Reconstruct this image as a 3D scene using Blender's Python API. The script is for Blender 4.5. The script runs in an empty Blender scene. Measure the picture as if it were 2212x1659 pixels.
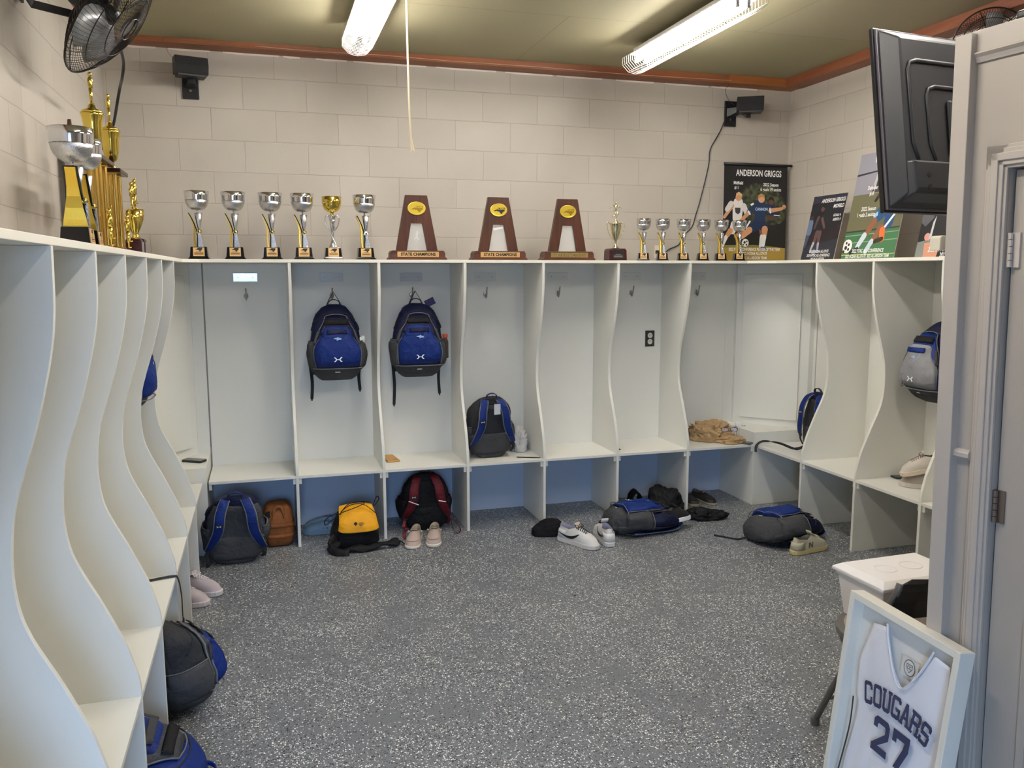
import bpy, bmesh, math, random
from mathutils import Vector, Matrix, noise
random.seed(7)
PI = math.pi
SC = bpy.context.scene
COL = SC.collection

# ------------------------------------------------------------------ camera, world, exposure
cd = bpy.data.cameras.new('camera'); cam = bpy.data.objects.new('camera', cd); COL.objects.link(cam)
CR = Vector((0.957912, -0.287057, -0.001446)); CU = Vector((0.039901, 0.128157, 0.990951)); CF = Vector((0.284274, 0.949302, -0.134217))
m = Matrix((CR, CU, -CF)).transposed().to_4x4(); m.translation = Vector((0.68825, -5.86881, 1.77815))
cam.matrix_world = m
cd.sensor_width = 36.0; cd.lens = 1780.749 / 2212 * 36.0; cd.clip_start = 0.05
SC.camera = cam
w = bpy.data.worlds.new('world'); SC.world = w; w.use_nodes = True
bg = w.node_tree.nodes['Background']; bg.inputs[0].default_value = (0.36, 0.55, 1.0, 1); bg.inputs[1].default_value = 0.6
SC.view_settings.view_transform = 'Standard'; SC.view_settings.look = 'None'
SC.view_settings.gamma = 1.0; SC.view_settings.use_curve_mapping = False
SC.view_settings.exposure = 0.58
TUBE_EMISSION = 80.0
def area_light(name, loc, rot, sx, sy, power, color):
    l = bpy.data.lights.new(name, 'AREA'); l.shape = 'RECTANGLE'; l.size = sx; l.size_y = sy; l.energy = power; l.color = color
    o = bpy.data.objects.new(name, l); COL.objects.link(o); o.location = loc; o.rotation_euler = rot
    return o
# daylight coming in through the open doorway behind the camera
area_light('sky_daylight', (0.2, -10.5, 3.4), (PI/2-.12, 0, 0), 6.0, 3.6, 1300, (0.40, 0.62, 1.0))

# ------------------------------------------------------------------ materials
def lin(c):
    c /= 255.0
    return c/12.92 if c <= 0.04045 else ((c+0.055)/1.055)**2.4
def rgb(h):
    if isinstance(h, str):
        h = h.lstrip('#'); h = [int(h[i:i+2], 16) for i in (0, 2, 4)]
    return tuple(lin(x) for x in h) + (1.0,)
class NT:
    def __init__(s, mat): s.t = mat.node_tree; s.n = s.t.nodes; s.b = s.n['Principled BSDF']
    def add(s, ty, **k):
        nd = s.n.new(ty)
        for a, v in k.items():
            if a.startswith('i_'):
                key = a[2:]; key = int(key) if key.isdigit() else key.replace('_', ' ')
                nd.inputs[key].default_value = v
            else: setattr(nd, a, v)
        return nd
    def link(s, a, b): s.t.links.new(a, b)
    def bump(s, h, strength, dist):
        b = s.add('ShaderNodeBump'); b.inputs['Strength'].default_value = strength; b.inputs['Distance'].default_value = dist
        s.link(h, b.inputs['Height']); s.link(b.outputs[0], s.b.inputs['Normal']); return b
    def mix(s, fac, a, b):
        mx = s.add('ShaderNodeMix', data_type='RGBA')
        for sock, v in ((mx.inputs[0], fac), (mx.inputs[6], a), (mx.inputs[7], b)):
            if hasattr(v, 'links'): s.link(v, sock)
            else: sock.default_value = v
        return mx.outputs[2]
_mc = {}
def mat(name, color, rough=0.5, metal=0.0, noise_amt=0.0, nscale=30.0, bump=0.0, bscale=60.0, bdist=0.002, spec=None, alpha=None, trans=None, emit=None, coat=None):
    if name in _mc: return _mc[name]
    mt = bpy.data.materials.new(name); mt.use_nodes = True; N = NT(mt); b = N.b; c = rgb(color)
    b.inputs['Base Color'].default_value = c; b.inputs['Roughness'].default_value = rough; b.inputs['Metallic'].default_value = metal
    if spec is not None: b.inputs['Specular IOR Level'].default_value = spec
    if coat: b.inputs['Coat Weight'].default_value = coat
    if trans is not None: b.inputs['Transmission Weight'].default_value = trans
    if alpha is not None: b.inputs['Alpha'].default_value = alpha
    if emit: b.inputs['Emission Color'].default_value = rgb(emit[0]); b.inputs['Emission Strength'].default_value = emit[1]
    co = N.add('ShaderNodeTexCoord')
    if noise_amt:
        nz = N.add('ShaderNodeTexNoise', i_Scale=nscale, i_Detail=4.0); N.link(co.outputs['Object'], nz.inputs['Vector'])
        d = tuple(x*(1-noise_amt) for x in c[:3])+(1,); l = tuple(min(1, x*(1+noise_amt)) for x in c[:3])+(1,)
        N.link(N.mix(nz.outputs['Fac'], d, l), b.inputs['Base Color'])
    if bump:
        n2 = N.add('ShaderNodeTexNoise', i_Scale=bscale, i_Detail=3.0); N.link(co.outputs['Object'], n2.inputs['Vector'])
        N.bump(n2.outputs['Fac'], bump, bdist)
    _mc[name] = mt; return mt

def block_wall_mat(name, axis, off):
    """painted concrete block: 16 x 8 inch running bond"""
    mt = bpy.data.materials.new(name); mt.use_nodes = True; N = NT(mt)
    co = N.add('ShaderNodeTexCoord'); sp = N.add('ShaderNodeSeparateXYZ'); N.link(co.outputs['Object'], sp.inputs[0])
    ax = N.add('ShaderNodeMath', operation='ADD'); N.link(sp.outputs[axis], ax.inputs[0]); ax.inputs[1].default_value = off
    az = N.add('ShaderNodeMath', operation='ADD'); N.link(sp.outputs[2], az.inputs[0]); az.inputs[1].default_value = -3.04856 + 0.2032*21 + 0.004
    cb = N.add('ShaderNodeCombineXYZ'); N.link(ax.outputs[0], cb.inputs[0]); N.link(az.outputs[0], cb.inputs[1])
    wn = N.add('ShaderNodeTexNoise', i_Scale=6.0, i_Detail=3.0); N.link(co.outputs['Object'], wn.inputs['Vector'])
    wv = N.add('ShaderNodeVectorMath', operation='SCALE'); N.link(wn.outputs['Color'], wv.inputs[0]); wv.inputs['Scale'].default_value = 0.004
    wa = N.add('ShaderNodeVectorMath', operation='ADD'); N.link(cb.outputs[0], wa.inputs[0]); N.link(wv.outputs[0], wa.inputs[1])
    br = N.add('ShaderNodeTexBrick', offset=0.5, offset_frequency=2, squash=1.0)
    N.link(wa.outputs[0], br.inputs['Vector'])
    br.inputs['Scale'].default_value = 1.0; br.inputs['Mortar Size'].default_value = 0.0035; br.inputs['Mortar Smooth'].default_value = 0.6
    br.inputs['Brick Width'].default_value = 0.4064; br.inputs['Row Height'].default_value = 0.2032
    A = rgb('#bfb8ae'); B = rgb('#b9b2a8')
    br.inputs['Color1'].default_value = A; br.inputs['Color2'].default_value = B; br.inputs['Mortar'].default_value = rgb('#b1aaa0'); br.inputs['Bias'].default_value = 0.0
    nz = N.add('ShaderNodeTexNoise', i_Scale=1.3, i_Detail=5.0); N.link(co.outputs['Object'], nz.inputs['Vector'])
    rp = N.add('ShaderNodeMapRange'); N.link(nz.outputs['Fac'], rp.inputs['Value']); rp.inputs[1].default_value = .35; rp.inputs[2].default_value = .7; rp.inputs[3].default_value = 0; rp.inputs[4].default_value = 0.35
    N.link(N.mix(rp.outputs[0], br.outputs['Color'], rgb('#aea69b')), N.b.inputs['Base Color'])
    N.b.inputs['Roughness'].default_value = 0.55
    inv = N.add('ShaderNodeMath', operation='SUBTRACT'); inv.inputs[0].default_value = 1.0; N.link(br.outputs['Fac'], inv.inputs[1])
    n2 = N.add('ShaderNodeTexNoise', i_Scale=55.0, i_Detail=3.0); N.link(co.outputs['Object'], n2.inputs['Vector'])
    ma = N.add('ShaderNodeMath', operation='MULTIPLY_ADD'); N.link(n2.outputs['Fac'], ma.inputs[0]); ma.inputs[1].default_value = 0.22; N.link(inv.outputs[0], ma.inputs[2])
    N.bump(ma.outputs[0], 0.6, 0.004)
    return mt

def floor_mat():
    mt = bpy.data.materials.new('flake_epoxy_floor'); mt.use_nodes = True; N = NT(mt)
    co = N.add('ShaderNodeTexCoord')
    base = rgb('#757b80')
    dn = N.add('ShaderNodeTexNoise', i_Scale=3.5, i_Detail=4.0); N.link(co.outputs['Object'], dn.inputs['Vector'])
    col = N.mix(dn.outputs['Fac'], rgb('#686c71'), rgb('#777b80'))
    for sc, lo, hi, c, e in ((125, .0, .17, '#10131b', .50), (130, .845, 1.0, '#f6f7f1', .46), (190, .90, 1., '#e4e6e2', .46), (200, 0, .13, '#232936', .5)):
        mp = N.add('ShaderNodeMapping'); N.link(co.outputs['Object'], mp.inputs[0]); mp.inputs['Scale'].default_value = (1, 1.0, 1); mp.inputs['Location'].default_value = (sc*.013, sc*.07, 0)
        wn = N.add('ShaderNodeTexNoise', i_Scale=float(sc)*1.5, i_Detail=1.0); N.link(mp.outputs[0], wn.inputs['Vector'])
        ws = N.add('ShaderNodeVectorMath', operation='SCALE'); N.link(wn.outputs['Color'], ws.inputs[0]); ws.inputs['Scale'].default_value = .004
        wa = N.add('ShaderNodeVectorMath', operation='ADD'); N.link(mp.outputs[0], wa.inputs[0]); N.link(ws.outputs[0], wa.inputs[1])
        vo = N.add('ShaderNodeTexVoronoi', i_Scale=float(sc)); N.link(wa.outputs[0], vo.inputs['Vector'])
        sx = N.add('ShaderNodeSeparateColor'); N.link(vo.outputs['Color'], sx.inputs[0])
        # local density of the flakes varies over the floor
        ad = N.add('ShaderNodeMath', operation='MULTIPLY_ADD'); N.link(dn.outputs['Fac'], ad.inputs[0])
        ad.inputs[1].default_value = .5 if lo > .5 else -.5; ad.inputs[2].default_value = -.25 if lo > .5 else .25
        av = N.add('ShaderNodeMath', operation='ADD'); N.link(sx.outputs[0], av.inputs[0]); N.link(ad.outputs[0], av.inputs[1])
        g = N.add('ShaderNodeMath', operation='GREATER_THAN' if lo > .5 else 'LESS_THAN'); N.link(av.outputs[0], g.inputs[0]); g.inputs[1].default_value = lo if lo > .5 else hi
        dl = N.add('ShaderNodeMath', operation='LESS_THAN'); N.link(vo.outputs['Distance'], dl.inputs[0]); dl.inputs[1].default_value = e
        mu = N.add('ShaderNodeMath', operation='MULTIPLY'); N.link(g.outputs[0], mu.inputs[0]); N.link(dl.outputs[0], mu.inputs[1])
        col = N.mix(mu.outputs[0], col, rgb(c))
    N.link(col, N.b.inputs['Base Color']); N.b.inputs['Roughness'].default_value = .38
    n2 = N.add('ShaderNodeTexNoise', i_Scale=240.0, i_Detail=2.0); N.link(co.outputs['Object'], n2.inputs['Vector']); N.bump(n2.outputs['Fac'], .35, .0015)
    return mt

def ceiling_mat():
    mt = bpy.data.materials.new('green_drywall'); mt.use_nodes = True; N = NT(mt)
    co = N.add('ShaderNodeTexCoord')
    nz = N.add('ShaderNodeTexNoise', i_Scale=0.7, i_Detail=5.0); N.link(co.outputs['Object'], nz.inputs['Vector'])
    col = N.mix(nz.outputs['Fac'], rgb('#959072'), rgb('#a1967d'))
    br = N.add('ShaderNodeTexBrick', offset=0.5, offset_frequency=2); mp = N.add('ShaderNodeMapping'); N.link(co.outputs['Object'], mp.inputs[0]); mp.inputs['Location'].default_value = (1.22, 1.18, 0)
    N.link(mp.outputs[0], br.inputs['Vector']); br.inputs['Scale'].default_value = 1.0; br.inputs['Brick Width'].default_value = 2.44; br.inputs['Row Height'].default_value = 1.22; br.inputs['Mortar Size'].default_value = .004
    br.inputs['Color1'].default_value = rgb('#938d6d'); br.inputs['Color2'].default_value = rgb('#9d927b'); br.inputs['Mortar'].default_value = rgb('#777156')
    col = N.mix(0.6, col, br.outputs['Color'])
    N.link(col, N.b.inputs['Base Color']); N.b.inputs['Roughness'].default_value = .8
    n2 = N.add('ShaderNodeTexNoise', i_Scale=90.0, i_Detail=2.0); N.link(co.outputs['Object'], n2.inputs['Vector']); N.bump(n2.outputs['Fac'], .3, .002)
    return mt

def wood_mat(name, c1, c2, axis=0, scale=6.0, rough=.5, stretch=.06):
    if name in _mc: return _mc[name]
    mt = bpy.data.materials.new(name); mt.use_nodes = True; N = NT(mt)
    co = N.add('ShaderNodeTexCoord'); mp = N.add('ShaderNodeMapping'); N.link(co.outputs['Object'], mp.inputs[0])
    s = [1, 1, 1]; s[axis] = stretch; mp.inputs['Scale'].default_value = s
    nz = N.add('ShaderNodeTexNoise', i_Scale=scale*6, i_Detail=8.0, i_Distortion=1.2); N.link(mp.outputs[0], nz.inputs['Vector'])
    n3 = N.add('ShaderNodeTexNoise', i_Scale=scale*.6, i_Detail=2.0); N.link(mp.outputs[0], n3.inputs['Vector'])
    ad = N.add('ShaderNodeMath', operation='MULTIPLY_ADD'); N.link(nz.outputs['Fac'], ad.inputs[0]); ad.inputs[1].default_value = .7; 
    m3 = N.add('ShaderNodeMath', operation='MULTIPLY'); N.link(n3.outputs['Fac'], m3.inputs[0]); m3.inputs[1].default_value = .6; N.link(m3.outputs[0], ad.inputs[2])
    rp = N.add('ShaderNodeMapRange'); N.link(ad.outputs[0], rp.inputs['Value']); rp.inputs[1].default_value = .4; rp.inputs[2].default_value = .85
    N.link(N.mix(rp.outputs[0], rgb(c1), rgb(c2)), N.b.inputs['Base Color']); N.b.inputs['Roughness'].default_value = rough
    _mc[name] = mt; return mt

M_LOCK = mat('white_locker_paint', '#e5e4dc', .42, noise_amt=.02, nscale=3, bump=.12, bscale=160, bdist=.001)
M_TRIM = mat('off_white_trim_paint', '#b9b0a6', .45, noise_amt=.03, nscale=4, bump=.1, bscale=90, bdist=.001)
M_DOOR = mat('off_white_door_paint', '#b1a89d', .42, noise_amt=.03, nscale=3, bump=.1, bscale=90, bdist=.001)
M_UNDER = mat('skylight_tinted_locker_back', '#b7c4d6', .5, noise_amt=.05, nscale=3)  # white panels; blue skylight under the seats is put into the colour
M_CHROME = mat('polished_silver_plastic', '#dcdde0', .09, 1.0)
M_SILV = mat('textured_silver_plastic', '#d2d3d6', .22, 1.0, bump=.9, bscale=260, bdist=.002)
M_GOLD = mat('polished_gold_plastic', '#e2c65e', .16, 1.0)
M_GOLD2 = mat('brushed_gold_plate', '#e3c050', .3, 1.0, bump=.3, bscale=200, bdist=.001)
M_BLACKG = mat('gloss_black_plastic', '#0b0a0c', .16)
M_BLACK = mat('matt_black_plastic', '#17181b', .45)
M_DARK = mat('charcoal_plastic', '#2a2b2e', .4)
M_STEEL = mat('brushed_steel', '#a8a49c', .3, 1.0)
M_PLAQUE = mat('copper_gold_plaque', '#e2b676', .38, .35)
M_INK = mat('black_print', '#181310', .6)
M_WHITEP = mat('white_print', '#f2f1ec', .5)

# ------------------------------------------------------------------ mesh helpers
def link_obj(name, me, parent=None):
    o = bpy.data.objects.new(name, me); COL.objects.link(o)
    if parent is not None: o.parent = parent
    return o
def obj(name, bm, mats, parent=None, smooth=False, bevel=0, sub=0, solid=0, bseg=2, auto=None):
    bmesh.ops.recalc_face_normals(bm, faces=bm.faces)
    me = bpy.data.meshes.new(name); bm.to_mesh(me); bm.free()
    for mm in (mats if isinstance(mats, (list, tuple)) else [mats]): me.materials.append(mm)
    if smooth:
        for p in me.polygons: p.use_smooth = True
    o = link_obj(name, me, parent)
    if solid:
        s = o.modifiers.new('s', 'SOLIDIFY'); s.thickness = solid; s.offset = 1
    if bevel:
        b = o.modifiers.new('b', 'BEVEL'); b.width = bevel; b.segments = bseg; b.limit_method = 'ANGLE'; b.angle_limit = math.radians(40)
    if sub:
        s = o.modifiers.new('u', 'SUBSURF'); s.levels = sub; s.render_levels = sub
    return o
def thing(name, label, cat, loc=(0, 0, 0), rot=(0, 0, 0), group=None, scale=None):
    o = bpy.data.objects.new(name, None); COL.objects.link(o); o.empty_display_size = .05
    o.location = loc; o.rotation_euler = rot if hasattr(rot, '__len__') else (0, 0, rot)
    if scale: o.scale = scale if hasattr(scale, '__len__') else (scale,)*3
    o['label'] = label; o['category'] = cat
    if group: o['group'] = group
    return o
def tag(o, label, cat, group=None):
    o['label'] = label; o['category'] = cat
    if group: o['group'] = group
    return o
def struct(name, bm, mats, **k):
    o = obj(name, bm, mats, **k); o['kind'] = 'structure'; return o
def dup(root, loc, rot, label, group=None, scale=None):
    r = root.copy(); COL.objects.link(r); r.location = loc; r.rotation_euler = rot if hasattr(rot, '__len__') else (0, 0, rot)
    if scale: r.scale = (scale,)*3
    r['label'] = label
    if group: r['group'] = group
    for ch in list(root.children):
        c = ch.copy(); COL.objects.link(c); c.parent = r
        for g in list(ch.children):
            d = g.copy(); COL.objects.link(d); d.parent = c
    return r
B = bmesh.new
def fset(bm, faces, mi):
    for f in faces: f.material_index = mi
def box(bm, x0, x1, y0, y1, z0, z1, mi=0, M=None):
    vs = [bm.verts.new((x, y, z)) for z in (z0, z1) for x, y in ((x0, y0), (x1, y0), (x1, y1), (x0, y1))]
    if M is not None:
        for v in vs: v.co = M @ v.co
    fs = [bm.faces.new([vs[i] for i in q]) for q in ((0, 3, 2, 1), (4, 5, 6, 7), (0, 1, 5, 4), (1, 2, 6, 5), (2, 3, 7, 6), (3, 0, 4, 7))]
    fset(bm, fs, mi); return vs
def prism(bm, pts, a0, a1, ax='y', mi=0, M=None):
    """extrude a 2-D polygon; ax='y': pts are (x,z); 'x': (y,z); 'z': (x,y)"""
    def mk(p, a): return (p[0], a, p[1]) if ax == 'y' else ((a, p[0], p[1]) if ax == 'x' else (p[0], p[1], a))
    A = [bm.verts.new(mk(p, a0)) for p in pts]; Bv = [bm.verts.new(mk(p, a1)) for p in pts]
    if M is not None:
        for v in A+Bv: v.co = M @ v.co
    n = len(pts); fs = [bm.faces.new(A[::-1]), bm.faces.new(Bv)]
    for i in range(n): fs.append(bm.faces.new((A[i], A[(i+1) % n], Bv[(i+1) % n], Bv[i])))
    fset(bm, fs, mi); return A+Bv
def loft(bm, rings, caps=True, mi=0, closed=True, M=None):
    V = [[bm.verts.new(M @ Vector(p) if M is not None else p) for p in r] for r in rings]
    n = len(rings[0]); fs = []
    for i in range(len(V)-1):
        for j in range(n if closed else n-1):
            fs.append(bm.faces.new((V[i][j], V[i][(j+1) % n], V[i+1][(j+1) % n], V[i+1][j])))
    if caps and closed:
        fs.append(bm.faces.new(V[0][::-1])); fs.append(bm.faces.new(V[-1]))
    fset(bm, fs, mi); return V
def lathe(bm, prof, n=24, c=(0, 0, 0), mi=0, caps=True, M=None):
    rings = [[(c[0]+r*math.cos(2*PI*j/n), c[1]+r*math.sin(2*PI*j/n), c[2]+z) for j in range(n)] for r, z in prof]
    return loft(bm, rings, caps, mi, M=M)
def frames(pts, closed=False):
    P = [Vector(p) for p in pts]; n = len(P); T = []
    for i in range(n):
        a = P[(i-1) % n] if (closed or i > 0) else P[i]; b = P[(i+1) % n] if (closed or i < n-1) else P[i]
        t = (b-a); T.append(t.normalized() if t.length > 1e-9 else Vector((0, 0, 1)))
    up = Vector((0, 0, 1)) if abs(T[0].z) < .9 else Vector((1, 0, 0))
    N = []; prev = (up - T[0]*up.dot(T[0])).normalized()
    for i in range(n):
        prev = (prev - T[i]*prev.dot(T[i]));
        prev = prev.normalized() if prev.length > 1e-6 else Vector((1, 0, 0))
        N.append(prev.copy())
    return P, T, N
def tube(bm, pts, r, n=6, closed=False, mi=0, M=None, flat=1.0):
    P, T, N = frames(pts, closed); rings = []
    for i, p in enumerate(P):
        rr = r[i] if hasattr(r, '__len__') else r; b = T[i].cross(N[i])
        rings.append([p + N[i]*math.cos(2*PI*j/n)*rr*flat + b*math.sin(2*PI*j/n)*rr for j in range(n)])
    if closed: rings.append(rings[0])
    if closed:
        V = [[bm.verts.new(M @ q if M is not None else q) for q in R] for R in rings[:-1]]; V.append(V[0])
        for i in range(len(V)-1):
            for j in range(n):
                f = bm.faces.new((V[i][j], V[i][(j+1) % n], V[i+1][(j+1) % n], V[i+1][j])); f.material_index = mi
        return
    return loft(bm, rings, True, mi, M=M)
def spline(pts, k=6):
    P = [Vector(p) for p in pts]; out = []
    for i in range(len(P)-1):
        p0 = P[max(i-1, 0)]; p1 = P[i]; p2 = P[i+1]; p3 = P[min(i+2, len(P)-1)]
        for s in range(k):
            t = s/k; out.append(.5*((2*p1)+(-p0+p2)*t+(2*p0-5*p1+4*p2-p3)*t*t+(-p0+3*p1-3*p2+p3)*t**3))
    out.append(P[-1]); return out
def ribbon(bm, pts, width, thick, wdir, mi=0):
    """flat strap along pts, width along wdir (vector or list)"""
    P, T, _ = frames(pts); rings = []
    for i, p in enumerate(P):
        wd = Vector(wdir[i] if isinstance(wdir, list) else wdir); wd = (wd - T[i]*wd.dot(T[i])).normalized()
        nn = T[i].cross(wd).normalized(); ww = (width[i] if hasattr(width, '__len__') else width)/2; t = thick/2
        rings.append([p+wd*ww+nn*t*.4, p+wd*ww*.8+nn*t, p-wd*ww*.8+nn*t, p-wd*ww+nn*t*.4, p-wd*ww-nn*t*.4, p-wd*ww*.8-nn*t, p+wd*ww*.8-nn*t, p+wd*ww-nn*t*.4])
    return loft(bm, rings, True, mi)
def ball(bm, c, r, mi=0, seg=12, sc=(1, 1, 1), rot=None):
    M = Matrix.Translation(Vector(c)) @ (rot.to_4x4() if rot is not None else Matrix()) @ Matrix.Diagonal((r*sc[0], r*sc[1], r*sc[2], 1))
    g = bmesh.ops.create_uvsphere(bm, u_segments=seg, v_segments=max(6, seg*2//3), radius=1, matrix=M)
    for v in g['verts']:
        for f in v.link_faces: f.material_index = mi
def flat(bm, pts, M, mi=0, lift=0.0):
    """flat printed polygon: pts in the plane's own (x,y), M maps to local space, lift along the plane normal"""
    vs = [bm.verts.new(M @ Vector((p[0], p[1], lift))) for p in pts]
    try: f = bm.faces.new(vs); f.material_index = mi
    except ValueError: pass
def rect(x0, y0, x1, y1): return [(x0, y0), (x1, y0), (x1, y1), (x0, y1)]
def circ(cx, cy, r, n=14, ry=None, a0=0): return [(cx+r*math.cos(a0+2*PI*i/n), cy+(ry or r)*math.sin(a0+2*PI*i/n)) for i in range(n)]
def limb2(p, q, w0, w1):
    a = math.atan2(q[1]-p[1], q[0]-p[0]); out = []
    for k in range(5): t = a+PI/2+PI*k/4; out.append((p[0]+w0*math.cos(t), p[1]+w0*math.sin(t)))
    for k in range(5): t = a-PI/2+PI*k/4; out.append((q[0]+w1*math.cos(t), q[1]+w1*math.sin(t)))
    return out
def PL(origin, xd, yd):
    xd = Vector(xd).normalized(); yd = Vector(yd).normalized(); n = xd.cross(yd)
    M = Matrix((xd, yd, n)).transposed().to_4x4(); M.translation = Vector(origin); return M
def text_into(bm, s, M, size, mi=0, align='CENTER', bold=.0, sx=1.0, lift=.0006, shear=0.0, space=1.0):
    cu = bpy.data.curves.new('t', 'FONT'); cu.body = s; cu.size = size; cu.align_x = align; cu.align_y = 'CENTER'; cu.offset = bold; cu.shear = shear; cu.space_character = space
    cu.resolution_u = 3
    o = bpy.data.objects.new('t', cu); me = bpy.data.meshes.new_from_object(o)
    vs = [bm.verts.new(M @ Vector((v.co.x*sx, v.co.y, lift))) for v in me.vertices]
    for p in me.polygons:
        try: f = bm.faces.new([vs[i] for i in p.vertices]); f.material_index = mi
        except ValueError: pass
    bpy.data.objects.remove(o); bpy.data.curves.remove(cu); bpy.data.meshes.remove(me)
# silhouette of North Carolina, unit width, origin at the centre
NC = [(-.5, -.10), (-.36, -.02), (-.24, .06), (-.14, .13), (-.1, .2), (.1, .2), (.46, .2), (.5, .1), (.44, .0), (.48, -.06), (.36, -.12), (.28, -.2), (.2, -.32), (.12, -.3), (.04, -.18), (-.06, -.1), (-.14, -.13), (-.2, -.06), (-.3, -.1)]
def ncshape(cx, cy, w): return [(cx+x*w, cy+y*w) for x, y in NC]

# ------------------------------------------------------------------ room shell
XW, XR, YF = -0.225, 4.758, -7.0
def ceil_z(x): return 3.222 + (x-XW)/(XR-XW)*0.034
bm = B(); box(bm, XW-.2, XR+.2, YF-.9, .2, -.1, 0); struct('floor', bm, floor_mat())
bm = B(); box(bm, XW-.2, XR+.2, 0, .2, 0, 3.6); struct('wall_back', bm, block_wall_mat('painted_block_back', 0, 0.0))
bm = B(); box(bm, XW-.2, XW, YF-.2, 0, 0, 3.6); struct('wall_left', bm, block_wall_mat('painted_block_left', 1, 0.13))
bm = B(); box(bm, XR, XR+.2, YF-.2, 0, 0, 3.6); struct('wall_right', bm, block_wall_mat('painted_block_right', 1, 0.05))
bm = B(); box(bm, XW, -.05, YF-.2, YF, 0, 3.6); box(bm, .95, XR, YF-.2, YF, 0, 3.6); box(bm, -.05, .95, YF-.2, YF, 2.12, 3.6)
struct('wall_front', bm, block_wall_mat('painted_block_front', 0, .1))
bm = B(); prism(bm, [(XW, ceil_z(XW)), (XR, ceil_z(XR)), (XR, 3.6), (XW, 3.6)], YF, 0, 'y'); struct('ceiling', bm, ceiling_mat())
W_BEAM = wood_mat('reddish_pine', '#6e3a22', '#935a36', 0, 3.0)
W_BEAM2 = wood_mat('orange_pine', '#8a4d24', '#a86a38', 0, 3.0)
W_BEAM3 = wood_mat('reddish_pine_side', '#6f3b26', '#905637', 1, 3.0)
bm = B(); box(bm, XW, 4.12, -.14, 0, 3.193, 3.25); struct('trim_1', bm, W_BEAM)
bm = B(); box(bm, 4.12, 4.757, -.142, 0, 3.195, 3.26); struct('trim_2', bm, W_BEAM2)
bm = B(); box(bm, XR-.14, XR, YF, -.14, 3.190, 3.26); struct('trim_3', bm, W_BEAM3)
bm = B(); box(bm, XW, XW+.10, YF, -.14, 3.185, 3.25); struct('trim_4', bm, W_BEAM3)
bm = B(); box(bm, XW, XR, -.012, 0, 1.842, 1.888); struct('trim_5', bm, M_TRIM)

# caulk line smeared along the bottom of the beam
random.seed(3); bm = B(); x = -.1
while x < 4.2:
    l = random.uniform(.1, .5); prism(bm, [(x, 3.186), (x+l*.3, 3.180), (x+l, 3.184), (x+l, 3.199), (x+l*.6, 3.203), (x, 3.198)], -.004, 0, 'y'); x += l+random.uniform(.02, .12)
struct('trim_6', bm, mat('white_caulk', '#e2d9cf', .5))

# ---- partition (closet side wall with the door) at the right
PD = Vector((2.562, -4.134, 0)); pa = math.radians(-7.1)
pd = Vector((math.sin(pa), math.cos(pa), 0)); pn = Vector((-pd.y, pd.x, 0))
PM = Matrix((pd, pn, Vector((0, 0, 1)))).transposed().to_4x4(); PM.translation = PD
SH = Matrix(); SH[0][2] = 0.021; SH[0][3] = -0.042     # the whole partition leans a little
PM = PM @ SH
def pstruct(name, boxes, mt, bevel=0, kind=True, parent=None):
    bm = B()
    for b in boxes: box(bm, *b, M=PM)
    o = obj(name, bm, mt, parent, bevel=bevel)
    if kind: o['kind'] = 'structure'
    return o
pstruct('wall_partition', [(.0, .125, -.1, 0, 0, 2.416), (-.87, .0, -.1, 0, 2.045, 2.416), (-2.9, -.82, -.1, 0, 0, 2.416)], M_DOOR)
pstruct('wall_closet', [(.03, .11, -2.28, -.1, 0, 2.41)], M_DOOR)
pstruct('trim_7', [(-2.9, .125, 0, .008, 2.357, 2.416)], M_TRIM, .003)
bm = B()
prism(bm, [(0, 2.357), (.016, 2.357), (.020, 2.352), (.012, 2.344), (.008, 2.336), (.006, 2.331), (0, 2.331)], -2.9, .125, 'x', M=PM)
struct('trim_8', bm, M_TRIM)
pstruct('trim_9', [(.108, .158, -.1, .03, 0, 2.408)], M_TRIM, .002)
bm = B()
def casing(bm, path):   # stepped moulding profile around the door opening
    for (a, b, t) in ((0, .062, .010), (.008, .052, .016), (.020, .040, .021)):
        box(bm, a, b, 0, t, 0, 2.045+b, M=PM); box(bm, -.82-b, -.82-a, 0, t, 0, 2.045+b, M=PM); box(bm, -.82-b, b, 0, t, 2.045+a, 2.045+b, M=PM)
casing(bm, None); struct('trim_10', bm, M_TRIM, bevel=.002)
bm = B(); prism(bm, [(0, 1.255), (.010, 1.257), (.018, 1.266), (.018, 1.277), (.010, 1.287), (0, 1.288)], .062, .108, 'x', M=PM); struct('trim_11', bm, M_TRIM)
# six panel door leaf
bm = B(); box(bm, -.812, -.006, -.045, -.018, .01, 2.04, M=PM)
def dpanel(s0, s1, z0, z1):
    g = .022
    prism(bm, [(s0, z0), (s1, z0), (s1, z0+g), (s0+g, z0+g)], -.018, -.012, 'y', M=PM)
    for (q) in ([(s0, z0), (s1, z0), (s1-g, z0+g), (s0+g, z0+g)], [(s0, z1), (s0+g, z1-g), (s1-g, z1-g), (s1, z1)], [(s0, z0), (s0+g, z0+g), (s0+g, z1-g), (s0, z1)], [(s1, z0), (s1, z1), (s1-g, z1-g), (s1-g, z0+g)]):
        prism(bm, q, -.018, -.010, 'y', M=PM)
    box(bm, s0+.05, s1-.05, -.018, -.013, z0+.05, z1-.05, M=PM)
for s0, s1 in ((-.38, -.105), (-.71, -.44)):
    for z0, z1 in ((.24, .86), (1.0, 1.62), (1.72, 1.93)): dpanel(s0, s1, z0, z1)
door = obj('door_1', bm, M_DOOR); door['kind'] = 'structure'
bm = B(); box(bm, -.83, 0.0, -.06, -.046, 0, 2.05, M=PM); struct('trim_12', bm, M_DARK)
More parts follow.
